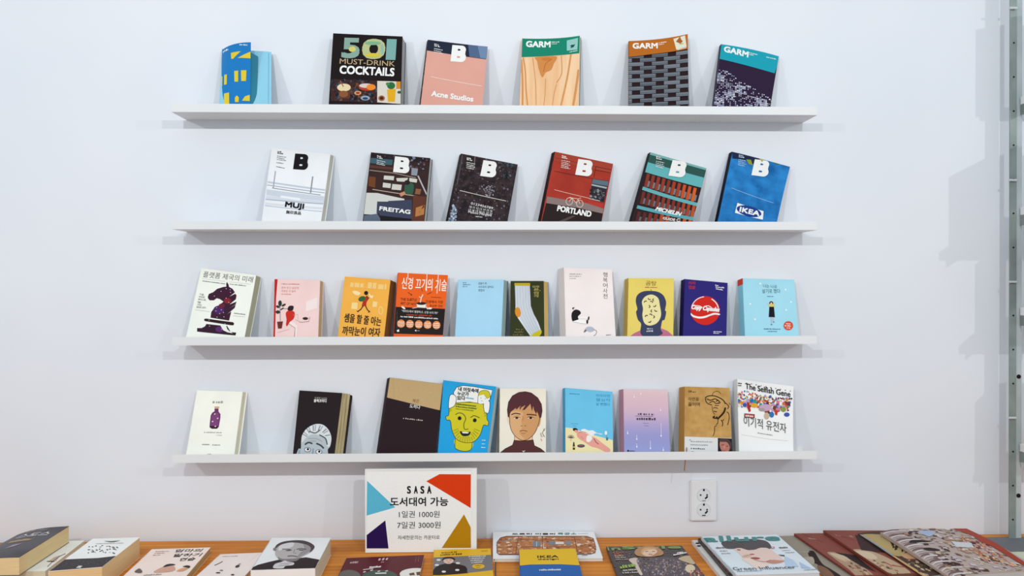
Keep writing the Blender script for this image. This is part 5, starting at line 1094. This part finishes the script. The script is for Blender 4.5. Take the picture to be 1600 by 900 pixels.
s.text('도서대여 가능', (356, 424), (902, 424), 84, '#1f1e20', .02); s.text('1일권 1000원', (440, 530), (820, 530), 62, '#2e2d30', -.004); s.text('7일권 3000원', (424, 630), (830, 630), 62, '#2e2d30', -.004); s.text('자세한문의는 카운터로', (430, 733), (822, 733), 38, '#3c3a3c', -.002)
v.art(s, .4)

# ================================================================ publications lying on the table
def flat(key, kind, cat, label, crop, cover, pages=('#cfc8b4', '#efe9d8'), back=None, bend=no_bend, group='publications on the table', th=None, art=True):
    d = TABLE_BOOKS[key]
    v = Volume(kind, label, cat, d, flat=True, bend=bend, group=group)
    v.paperback(cover, pages, back, None, .004, th)
    return v, Sheet(d['q'], *crop)
T1 = (0, 800, 6.957); T2 = (190, 800, 6.957); T3 = (380, 800, 5.333); T4 = (660, 800, 5.333); T5 = (930, 800, 5.333); T6 = (1200, 800, 4); T0 = (0, 810, 10)
v, s = flat('white_under', 'paperback', 'book', 'thin white paperback beneath the thick charcoal book at the far left', T1, mat('#eceee6', .5), ('#c9c4a8', '#e6e2cc'))
s.poly([(520, 540), (580, 500), (640, 480), (600, 545)], '#cbb9a8'); s.line([(510, 600), (560, 550), (640, 490), (700, 463)], 6, '#3a2c2c'); s.line([(500, 545), (580, 548)], 8, '#3a2420')
v.art(s)
v, s = flat('dark_thick', 'thick_paperback', 'book', 'thick charcoal paperback with silver lettering, topmost at the far left', T0, mat_tex('charcoal_cover', '#37343a', '#4c4a50', 9, rough=.4, coat=.2), ('#d3ba88', '#ead6a8'), bend=lambda u_, v_: -.016 * (1 - u_) ** 3)
s.text('스도스', (215, 280), (715, 272), 60, '#dcd8d8', .02); s.dash(345, 192, 705, 185, 26, '#a59a9a', .5); s.dash(85, 370, 450, 352, 40, '#b99a72', .15); s.poly([(40, 470), (180, 415), (330, 395), (200, 440)], '#a594a4')
v.art(s, .4)
v, s = flat('band', 'thick_paperback', 'book', 'thick white paperback with a charcoal lower band, second from the left', T1, mat('#f0efec', .5), ('#d6b47e', '#e8cfa2'))
s.poly([(690, 527), (850, 518), (1050, 510), (1262, 485), (1120, 605), (520, 655)], '#3b3638'); s.scatter([(700, 540), (1200, 510), (1080, 590), (600, 630)], 90, 5, 14, ['#56504e', '#2a2628', '#4a4242'], seed=4); s.poly([(820, 610), (850, 588), (890, 590), (870, 612)], '#d4d4d4')
rn = random.Random(2)
for k in range(26):
    x = 945 + (k % 9) * 38 + rn.uniform(-8, 8); y = 385 + (k // 9) * 33 + rn.uniform(-8, 8)
    s.line([(x, y), (x + rn.uniform(8, 34), y + rn.uniform(-12, 12))], rn.uniform(4, 10), '#262224')
s.spoly([(1125, 322), (1200, 325), (1300, 318), (1230, 333), (1180, 333)], '#5a6a4a'); s.dash(1030, 358, 1330, 350, 7, '#8a8684')
v.art(s)
v, s = flat('speech', 'paperback', 'book', 'pale pink paperback titled in bold Korean with two drawn heads', T2, mat('#f6e4da', .5), ('#a88a5c', '#c8aa78'))
s.text('엄마의', (560, 445), (850, 440), 38, '#282626', .02); s.text('말하기', (540, 500), (842, 490), 38, '#282626', .02); s.text('연습', (605, 545), (775, 538), 36, '#282626', .02)
for k in range(3): s.dash(360 - 15 * k, 440 + 22 * k, 505 - 50 * k, 436 + 22 * k, 11, '#c09a94')
s.spoly([(340, 665), (400, 625), (450, 605), (500, 590), (560, 600), (572, 640), (500, 660)], '#d9a890'); s.spoly([(440, 612), (480, 582), (540, 575), (575, 585), (520, 598)], '#262022'); s.spoly([(590, 650), (640, 625), (690, 615), (725, 615), (690, 640), (640, 655)], '#dfa37a'); s.spoly([(655, 605), (700, 592), (738, 600), (725, 620), (690, 612)], '#262022')
s.spoly([(135, 655), (180, 625), (215, 650), (205, 672), (150, 668)], '#6a605c'); s.dash(230, 700, 420, 690, 16, '#a59c98')
v.art(s)
v, s = flat('pale', 'paperback', 'book', 'thin blush paperback tucked left of the white portrait hardback', T2, mat('#f3e6e0', .5), ('#b09a7c', '#d0bc98'))
s.dash(1090, 492, 1255, 486, 8, '#8f8a8a'); s.line([(1000, 590), (1045, 570), (1090, 545)], 8, '#57504e', True); s.ell(1250, 600, 26, 14, '#403a3a', -20); s.ell(1270, 578, 18, 8, '#a8a0a0', -20); s.ell(1040, 670, 26, 8, '#4a4444'); s.ell(1075, 645, 20, 8, '#8a8080'); s.dash(1380, 550, 1480, 470, 12, '#5a5656')
s.ell(1200, 690, 20, 8, '#403a3a')
v.art(s)
v, s = flat('portrait', 'hardback', 'book', 'thick white hardback with a grey portrait of a man holding his chin', T3, mat('#eef0f0', .45), ('#c9bda0', '#e0d8c4'))
v.slab('spine', 0, 1, .997, 1.004, 0, 1, mat('#eef0f0', .45), 4, 1)
s.dash(315, 216, 650, 206, 11, '#3a3636', .3)
s.poly([(62, 486), (75, 465), (120, 445), (200, 425), (290, 405), (400, 400), (520, 385), (600, 398), (636, 405), (620, 425), (602, 468), (300, 478)], '#2a1c20')
s.spoly([(262, 330), (270, 290), (320, 258), (400, 242), (480, 240), (545, 255), (580, 285), (592, 300), (575, 330), (550, 350), (500, 375), (455, 400), (390, 410), (330, 405), (285, 395), (262, 365)], '#bdb8b8')
s.spoly([(258, 318), (275, 280), (330, 252), (410, 240), (490, 240), (550, 258), (590, 290), (580, 320), (548, 345), (558, 310), (520, 280), (450, 262), (380, 262), (310, 280)], '#4c3c40')
s.spoly([(300, 290), (360, 265), (420, 262), (400, 300), (330, 320), (290, 330)], '#e2dfdf'); s.spoly([(500, 275), (545, 290), (560, 320), (530, 350), (480, 375), (440, 390), (470, 350), (505, 320)], '#9c9597')
s.line([(320, 318), (365, 318), (400, 326)], 6, '#2c2224'); s.line([(440, 320), (480, 312), (520, 320)], 6, '#2c2224'); s.ell(370, 330, 22, 4, '#3a3032'); s.ell(480, 326, 22, 4, '#3a3032')
s.line([(425, 320), (415, 350), (440, 355)], 4, '#7a7274'); s.line([(365, 378), (400, 374), (445, 380)], 6, '#453a3c'); s.spoly([(285, 385), (330, 400), (440, 395), (470, 385), (440, 415), (360, 420), (300, 408)], '#857c7e')
s.spoly([(250, 470), (262, 440), (310, 425), (345, 412), (365, 420), (420, 430), (410, 448), (350, 455), (330, 472)], '#d6d2d2'); s.line([(300, 440), (400, 432)], 3, '#6a6264'); s.line([(290, 455), (380, 445)], 3, '#6a6264')
s.ell(258, 320, 14, 14, '#8a8284')
v.art(s)
v, s = flat('maroon', 'paperback', 'book', 'maroon paperback with a grey green arch, in front of the price sign', T3, mat('#5e2029', .45), ('#cfc8b4', '#efe9d8'))
s.ell(880, 545, 95, 55, '#6d6863', n=30); s.ell(1135, 550, 150, 60, '#4f5e54', n=30); s.ell(1440, 525, 140, 50, '#f0ece4', n=30)
for x, y in ((1005, 508), (1065, 494), (1125, 502), (1190, 500)): s.poly([(x - 12, y), (x + 8, y - 7), (x + 14, y), (x - 8, y + 6)], '#e0ddd4')
s.poly([(1095, 515), (1190, 513), (1188, 522), (1098, 524)], '#f0ece4'); s.poly([(1380, 520), (1420, 512), (1430, 533), (1385, 536)], '#6e4a2c'); s.poly([(1440, 510), (1478, 505), (1478, 533), (1445, 535)], '#6e4a2c')
s.dash(1120, 410, 1210, 404, 22, '#d8b8bc', .6); s.dash(1145, 430, 1168, 428, 14, '#c8989c'); s.dash(885, 435, 950, 434, 20, '#c9a8a8', .2); s.dash(1045, 476, 1142, 470, 16, '#f0ece4', .1); s.line([(995, 490), (1040, 484), (1080, 480)], 5, '#f0ece4')
s.dash(1432, 425, 1440, 380, 8, '#c8989c'); s.dash(1455, 422, 1462, 378, 8, '#c8989c')
v.art(s)
v, s = flat('yellowgrey', 'paperback', 'book', 'yellow paperback with a grey photo panel of a man in a black turtleneck', T4, mat('#e9b92c', .45), ('#cfc8b4', '#efe9d8'))
s.poly([(90, 385), (572, 362), (590, 488), (370, 512), (88, 528)], '#7d7b80')
s.spoly([(85, 530), (95, 485), (130, 455), (180, 440), (215, 432), (260, 432), (310, 445), (355, 458), (372, 480), (372, 505), (360, 515)], '#221a20'); s.ell(217, 412, 42, 28, '#e8c4b4'); s.spoly([(165, 415), (170, 392), (195, 381), (235, 380), (268, 392), (270, 410), (235, 396), (190, 400)], '#2a2024')
s.line([(195, 408), (212, 408)], 3, '#4a3030'); s.line([(225, 408), (242, 407)], 3, '#4a3030'); s.line([(208, 426), (228, 426)], 3, '#9a5048')
for x, y in ((135, 407), (178, 503), (290, 490), (295, 434), (120, 450)): s.ell(x, y, 18, 8, '#ece8e2')
for k in range(4): s.dash(385 + 8 * k, 384 + 17 * k, 530 - 10 * k, 378 + 17 * k, 10, '#e6e4e0')
s.ell(467, 461, 53, 20, '#e6b92c'); s.dash(440, 458, 490, 456, 9, '#8a6a14'); s.dash(448, 472, 482, 471, 9, '#8a6a14')
s.dash(160, 350, 290, 343, 12, '#6a4a14', .5); s.dash(150, 370, 330, 361, 14, '#6a4a14', .4); s.dash(488, 332, 545, 330, 6, '#a8821c')
v.art(s)
v, s = flat('picture', 'picture_book', 'book', 'wide white picture book with a busy brown workshop panel, against the wall', T4, mat('#eef0f2', .4), ('#c9c4b8', '#e6e2d8'))
s.text('도토리 마을의', (745, 194), (1105, 193), 17, '#3a2c28', .04); s.text('목공소', (1125, 193), (1285, 193), 19, '#3f7a74', .02); s.line([(1295, 184), (1380, 182)], 2, '#8a8480')
pan = [(650, 222), (700, 208), (1370, 208), (1425, 228), (1445, 300), (1440, 345), (1400, 355), (640, 360), (622, 345), (622, 260)]
s.poly(pan, '#c07a4a')
s.scatter(pan, 330, 14, 42, ['#d99a62', '#b5653a', '#e8c898', '#8a4a2c', '#f0dcc0', '#c98850', '#a8a8a8', '#d8b088'], .35, seed=31, rot=0)
for x in (800, 1000, 1265): s.line([(x, 210), (x + (x - 1000) * .12, 355)], 6, '#8a4a28')
s.line([(640, 240), (1430, 238)], 5, '#9a5530'); s.line([(630, 300), (1440, 296)], 4, '#9a5530')
s.rect(920, 252, 985, 296, '#7f8a98'); s.line([(952, 252), (952, 296)], 4, '#e8e0d4'); s.rect(1055, 252, 1110, 282, '#7f8a98'); s.rect(1190, 252, 1240, 280, '#8a8f9a'); s.rect(1110, 256, 1180, 276, '#f0e6d4')
s.ring(1034, 285, 405, 76, 5, '#7a3f28', 0, 0.1); s.line(pan + [pan[0]], 5, '#6a3a2a')
s.dash(1330, 368, 1375, 367, 6, '#3a3430')
v.art(s, .4)
v, s = flat('twotone', 'paperback', 'book', 'paperback with yellow top and blue lower half, overlapping the picture book', T4, mat('#2462ad', .4), ('#cfc8b4', '#efe9d8'))
s.poly([(795, 300), (1290, 300), (1320, 452), (1150, 443), (900, 446), (800, 456)], '#f0c21c')
s.text('IKEA', (958, 391), (1135, 387), 22, '#2c2410', .06); s.text('design', (962, 411), (1138, 408), 15, '#2c2410', .05); s.dash(975, 497, 1155, 494, 14, '#dfe6f0', .2)
v.art(s, .4)

v, s = flat('fashion', 'magazine', 'magazine', 'dark glossy fashion magazine with green masthead and a blonde woman', T5, mat('#2f2222', .25, .5), th=.12)
reg = [(93, 290), (720, 285), (915, 533), (1000, 700), (260, 700), (180, 533)]
s.scatter(reg, 260, 12, 36, ['#4a3830', '#241a1c', '#5a4a3c', '#3a2c34', '#6a5444', '#1c1618'], .5, seed=41, rot=10)
s.spoly([(285, 410), (350, 395), (450, 392), (560, 385), (640, 395), (720, 410), (780, 440), (860, 480), (900, 530), (920, 700), (440, 700), (380, 533), (340, 470)], '#4d4048')
s.scatter([(350, 405), (640, 398), (780, 450), (880, 540), (440, 540), (370, 470)], 240, 8, 24, ['#8a7a86', '#2c2228', '#b0a2a8', '#6a5a64', '#4a3c40', '#9a7a5a'], .6, seed=42, rot=None)
s.spoly([(285, 412), (320, 395), (360, 400), (350, 425), (385, 500), (400, 533), (375, 533), (330, 460)], '#d9c4b4')
s.spoly([(700, 400), (790, 375), (850, 420), (830, 450), (760, 430)], '#c9b48c'); s.ell(800, 485, 42, 34, '#e2cfae'); s.scatter([(790, 500), (900, 500), (900, 540), (800, 540)], 30, 8, 18, ['#c0503a', '#e0b090', '#8a2a20'], seed=43)
s.text('In', (100, 330), (215, 326), 36, '#7d9c45', .06); s.text('Style', (232, 328), (725, 320), 40, '#7d9c45', .06)
s.spoly([(330, 345), (360, 305), (420, 288), (490, 290), (540, 312), (575, 350), (560, 372), (520, 380), (470, 388), (400, 385), (350, 375)], '#b98452'); s.spoly([(390, 350), (400, 322), (440, 308), (490, 315), (520, 335), (505, 360), (465, 380), (420, 378)], '#efcbae')
s.spoly([(385, 335), (410, 305), (460, 300), (520, 312), (480, 318), (420, 330), (392, 362)], '#d9a868'); s.line([(420, 340), (445, 337)], 5, '#4a2c20'); s.line([(475, 340), (502, 338)], 5, '#4a2c20'); s.line([(448, 366), (482, 365)], 6, '#b03a34'); s.line([(462, 340), (458, 356)], 3, '#d0a080')
for k, (c, x1) in enumerate((('#c8553a', 240), ('#c8553a', 232), ('#d8b090', 245), ('#b8b0a8', 260), ('#a8a098', 285))): s.dash(155 + 6 * k, 352 + 16 * k, x1, 350 + 16 * k, 12, c)
s.dash(660, 378, 770, 355, 14, W, .15); s.dash(690, 358, 740, 348, 10, W); s.dash(215, 490, 345, 470, 26, '#8fb048', .15); s.dash(240, 510, 360, 500, 12, '#d0d0c0'); s.dash(235, 528, 365, 522, 12, '#d0d0c0')
v.art(s, .25, .5)

v, s = flat('beauty_c', 'magazine', 'magazine', 'white magazine at the bottom of the stack beneath the turquoise-lettered one', T5, mat('#dcdcda', .35, .3), group='magazines in the stack right of the socket')
s.ell(855, 265, 18, 7, '#2a2426'); s.ell(868, 290, 18, 7, '#2a2426'); s.dash(880, 330, 900, 360, 8, '#a0a0a0'); v.art(s)
v, s = flat('beauty_b', 'magazine', 'magazine', 'dark patterned magazine in the middle of the stack, below the turquoise-lettered one', T5, mat('#3a2c28', .35, .3), ('#8a8078', '#bdb4a8'), group='magazines in the stack right of the socket')
s.scatter([(862, 228), (905, 228), (1160, 533), (1120, 545)], 90, 8, 20, ['#6a5648', '#1c1416', '#8a3a2c', '#4a3c34'], seed=51); v.art(s)
B0 = (1080, 825, 7.619)
v, s = flat('beauty', 'magazine', 'magazine', 'pale blue glossy magazine with turquoise masthead and a close-up face', B0, mat('#dde7ef', .25, .5), ('#a9b4bc', '#dfe5e8'), group='magazines in the stack right of the socket', th=.1)
s.spoly([(365, 190), (420, 255), (500, 265), (600, 262), (700, 280), (800, 262), (900, 250), (950, 265), (965, 230), (900, 165), (760, 140), (560, 140), (420, 160)], '#2c1c20')
s.spoly([(520, 268), (600, 255), (720, 285), (850, 250), (950, 268), (1000, 300), (1050, 340), (1120, 400), (1080, 425), (980, 438), (880, 430), (760, 420), (650, 380), (600, 340), (560, 300)], '#eed2c6')
s.spoly([(900, 415), (980, 395), (1060, 400), (1125, 405), (1080, 428), (980, 440)], '#c98a74'); s.spoly([(620, 350), (680, 330), (740, 345), (700, 370), (640, 380)], '#e4b9a4')
s.spoly([(610, 385), (680, 375), (760, 400), (860, 430), (930, 445), (900, 470), (780, 490), (700, 440)], '#f2ddd0')
s.ell(580, 278, 24, 7, '#7a4038', 8); s.line([(690, 272), (750, 275), (800, 265)], 6, '#6a3a34', True); s.ell(740, 332, 30, 7, '#b03a3c'); s.spoly([(720, 372), (780, 365), (835, 378), (800, 392), (740, 386)], '#a8242c'); s.line([(640, 360), (720, 335)], 4, '#b06a5a'); s.line([(760, 395), (880, 418), (960, 395)], 5, '#b85a4c', True)
s.line([(540, 185), (600, 215), (640, 250)], 4, '#6a5048'); s.line([(600, 180), (650, 230)], 3, '#5a4540')
s.poly([(1125, 350), (1230, 400), (1290, 470), (1130, 480)], '#b9d3ec'); s.poly([(1300, 420), (1400, 470), (1440, 490), (1320, 488)], '#a8c6e6'); s.poly([(1050, 335), (1128, 340), (1125, 356), (1080, 350)], '#3a3438')
s.text('allure', (168, 182), (1088, 164), 82, '#15857f', .05, .15)
s.ell(985, 252, 24, 13, '#c24a50'); s.ell(985, 252, 12, 6, '#f0dcdc')
s.dash(312, 262, 440, 258, 18, '#7a4a4a', .2); s.dash(360, 298, 450, 296, 10, '#6a6466'); s.dash(380, 328, 485, 325, 10, '#6a6466'); s.dash(1070, 262, 1175, 256, 16, '#5a4a4a', .2); s.dash(1100, 292, 1200, 288, 8, '#8a8488'); s.dash(1140, 318, 1250, 314, 9, '#6a6466')
s.text('Green Influencer', (520, 516), (1260, 494), 34, '#2c343c', .01); s.dash(555, 530, 850, 520, 9, '#5a7a94'); s.dash(1345, 512, 1500, 505, 8, '#5a5a60')
v.art(s, .25, .5)
# overlapping tabloids at the right
GP = 'folded papers overlapping at the right end of the table'
v, s = flat('greymag', 'newspaper', 'newspaper', 'greige paper beneath the red brown ones, beside the pale blue magazine', T6, mat('#9a9184', .6), group=GP, bend=lambda u_, v_: .0008 * math.sin(u_ * 5 + v_ * 3) - .0008)
s.spoly([(262, 262), (300, 255), (350, 330), (400, 360), (460, 400), (480, 440), (400, 440), (330, 345), (290, 320)], '#30201f'); s.spoly([(230, 300), (290, 290), (300, 330), (260, 340)], '#b3aa9c'); s.dash(215, 265, 275, 262, 10, '#b8b0a2')
s.spoly([(320, 340), (380, 360), (420, 410), (380, 420), (330, 380)], '#86604a')
v.art(s, .6)
def worn(s, reg, seed, cols, n=50, a=12, b_=34):
    s.scatter(reg, n, a, b_, cols, .35, seed=seed, rot=20)
for key, lab, dx, sd in (('red_a', 'red brown folded paper, left one of the two with pale torn photo shapes', 0, 61), ('red_b', 'red brown folded paper lying over its left neighbour, beside the tan one', 1, 62)):
    v, s = flat(key, 'newspaper', 'newspaper', lab, T6, mat('#86463a', .5), ('#3a2420', '#8a6a58'), group=GP, bend=lambda u_, v_: .002 * (1 - v_) ** 3 + .0006 * math.sin(v_ * 7))
    if dx == 0:
        q0 = [(165, 138), (340, 132), (440, 262), (380, 262)]
        s.spoly([(385, 262), (470, 268), (530, 290), (600, 345), (680, 420), (590, 440), (520, 370), (430, 300)], '#b59478'); s.poly([(430, 262), (560, 280), (680, 380), (600, 350), (500, 290)], '#2c1a1a')
        s.spoly([(400, 268), (480, 280), (530, 310), (480, 312)], '#d0b79c'); s.dash(268, 180, 350, 186, 12, '#b98478', .2); s.poly([(210, 138), (330, 135), (360, 200), (270, 165)], '#8a463a')
        worn(s, [(480, 300), (600, 350), (660, 400), (560, 390)], sd, ['#8a6448', '#c9a888', '#5a3a2c'], 24)
    else:
        s.spoly([(545, 250), (640, 252), (740, 285), (850, 345), (900, 400), (800, 420), (720, 390), (620, 310)], '#bfa486'); s.poly([(550, 150), (640, 175), (800, 270), (700, 262), (600, 250)], '#3a1f1e')
        s.spoly([(560, 258), (650, 262), (700, 300), (640, 300)], '#d6c0a4'); s.line([(735, 320), (780, 340), (860, 350)], 6, '#a84a3a'); s.dash(440, 160, 548, 170, 14, '#b98478', .2); s.poly([(345, 120), (470, 130), (560, 190), (430, 150)], '#8a463a')
        worn(s, [(650, 300), (800, 340), (850, 400), (760, 400)], sd, ['#8a6448', '#d0b79a', '#5a3a2c', '#b06a4c'], 26)
    v.art(s, .5)
v, s = flat('tan_a', 'newspaper', 'newspaper', 'tan folded paper with a rounded blue grey left edge, beside the striped one', T6, mat('#4a352a', .5), ('#8f9aa4', '#a9b3ba'), group=GP, bend=lambda u_, v_: -.005 * (1 - u_) ** 6 + .0008 * math.sin(v_ * 6))
s.spoly([(575, 135), (700, 145), (790, 190), (870, 265), (830, 280), (760, 250), (680, 200), (600, 160)], '#b59c68')
s.poly([(600, 138), (700, 142), (800, 200), (880, 262), (770, 262)], '#b8a06c'); s.spoly([(850, 275), (930, 262), (980, 300), (900, 302)], '#c89c74'); s.scatter([(780, 190), (850, 215), (860, 260), (800, 240)], 20, 8, 20, ['#3a2820'], seed=3)
s.poly([(560, 135), (585, 133), (800, 272), (780, 280), (640, 195)], '#8c9cab'); s.poly([(780, 280), (802, 272), (1010, 400), (960, 400)], '#c8a06c')
s.scatter([(860, 300), (1050, 310), (1160, 400), (1000, 400)], 60, 12, 34, ['#7a6450', '#a8947a', '#5a4638', '#c8b090'], .3, seed=63, rot=15); s.line([(1040, 355), (1080, 380)], 6, '#d8c084'); s.line([(880, 300), (980, 305)], 5, '#8a4a34')
v.art(s, .5)
F0 = (1360, 815, 6.667)
v, s = flat('folded', 'newspaper', 'newspaper', 'thick folded paper with grey stripes on its rounded left edge and red right margin', F0, mat('#b3a19a', .5), ('#9aa0a0', '#c8cccb'), group=GP, bend=lambda u_, v_: -.012 * (1 - u_) ** 8 + .002 * math.sin(v_ * 5), th=.06)
for k in range(26):
    a = k / 26.
    x0, y0 = 100 + 790 * a, 75 + 465 * a
    s.line([(x0 - 12, y0 + 12), (x0 + 20, y0 - 4), (x0 + 90, y0 - 10 + 6), (x0 + 200 + 60 * math.sin(k), y0 + 4)], 9, ['#7a5f60', '#d8d0d4', '#b8a4a4'][k % 3], True)
body = [(330, 75), (860, 78), (1060, 130), (1600, 470), (1600, 560), (930, 540), (600, 300), (400, 150)]
s.scatter(body, 300, 22, 90, ['#c9bdc4', '#8a6c60', '#d8cfc8', '#6a4a44', '#a08a70', '#e0d8d4', '#b48a74', '#4a3234', '#c8b498'], .22, seed=71, rot=12)
s.scatter([(900, 150), (1250, 260), (1560, 480), (1200, 420), (980, 260)], 110, 20, 60, ['#b0604c', '#d08a6a', '#7a3a34', '#d8b080', '#e0a090'], .3, seed=72, rot=22)
s.spoly([(500, 120), (600, 105), (690, 130), (640, 180), (560, 150)], '#a9b8d4'); s.poly([(870, 235), (1080, 250), (1110, 300), (930, 292)], '#cfd0d4')
s.spoly([(400, 130), (440, 112), (520, 112), (500, 122), (450, 125), (430, 142)], '#3a2426'); s.spoly([(430, 220), (480, 208), (640, 228), (620, 240), (500, 235)], '#2f1e20'); s.spoly([(580, 300), (640, 292), (760, 318), (700, 326)], '#2f1e20'); s.spoly([(820, 440), (880, 428), (960, 450), (900, 458)], '#3a2426')
s.poly([(860, 78), (1000, 78), (1280, 215), (1640, 440), (1640, 480), (1300, 285), (1180, 240), (1080, 170)], '#a4402c')
s.line([(980, 150), (985, 215), (900, 220), (850, 210)], 8, '#c49a6a', True)
v.art(s, .5)
t = thing('desk_mat', 'flat grey board lying on the table in front of the steel upright', 'board', Vector(TABLE_BOOKS['greyboard']['c'][3]), None)
def slab_on(key, name, m_, root):
    d = TABLE_BOOKS[key]; c = [Vector(p) for p in d['c']]; bm = bmesh.new(); b0 = Vector(root.location)
    up = [bm.verts.new(p - b0) for p in c]; lo = [bm.verts.new(p - b0 - Vector((0, 0, d['t']))) for p in c]
    bm.faces.new(list(reversed(up))); bm.faces.new(lo)
    for i in range(4): bm.faces.new((up[i], up[(i + 1) % 4], lo[(i + 1) % 4], lo[i]))
    bmesh.ops.recalc_face_normals(bm, faces=bm.faces[:])
    return bm_obj(name, bm, m_, root)
slab_on('greyboard', 'board', mat('#6f7276', .6), t)
t = thing('paper_sheet', 'cream paper sheet at the right edge of the table', 'paper', Vector(TABLE_BOOKS['cream']['c'][3]), None)
slab_on('cream', 'sheet', mat('#c9cdb4', .6), t)

bpy.data.scenes.remove(TXT)
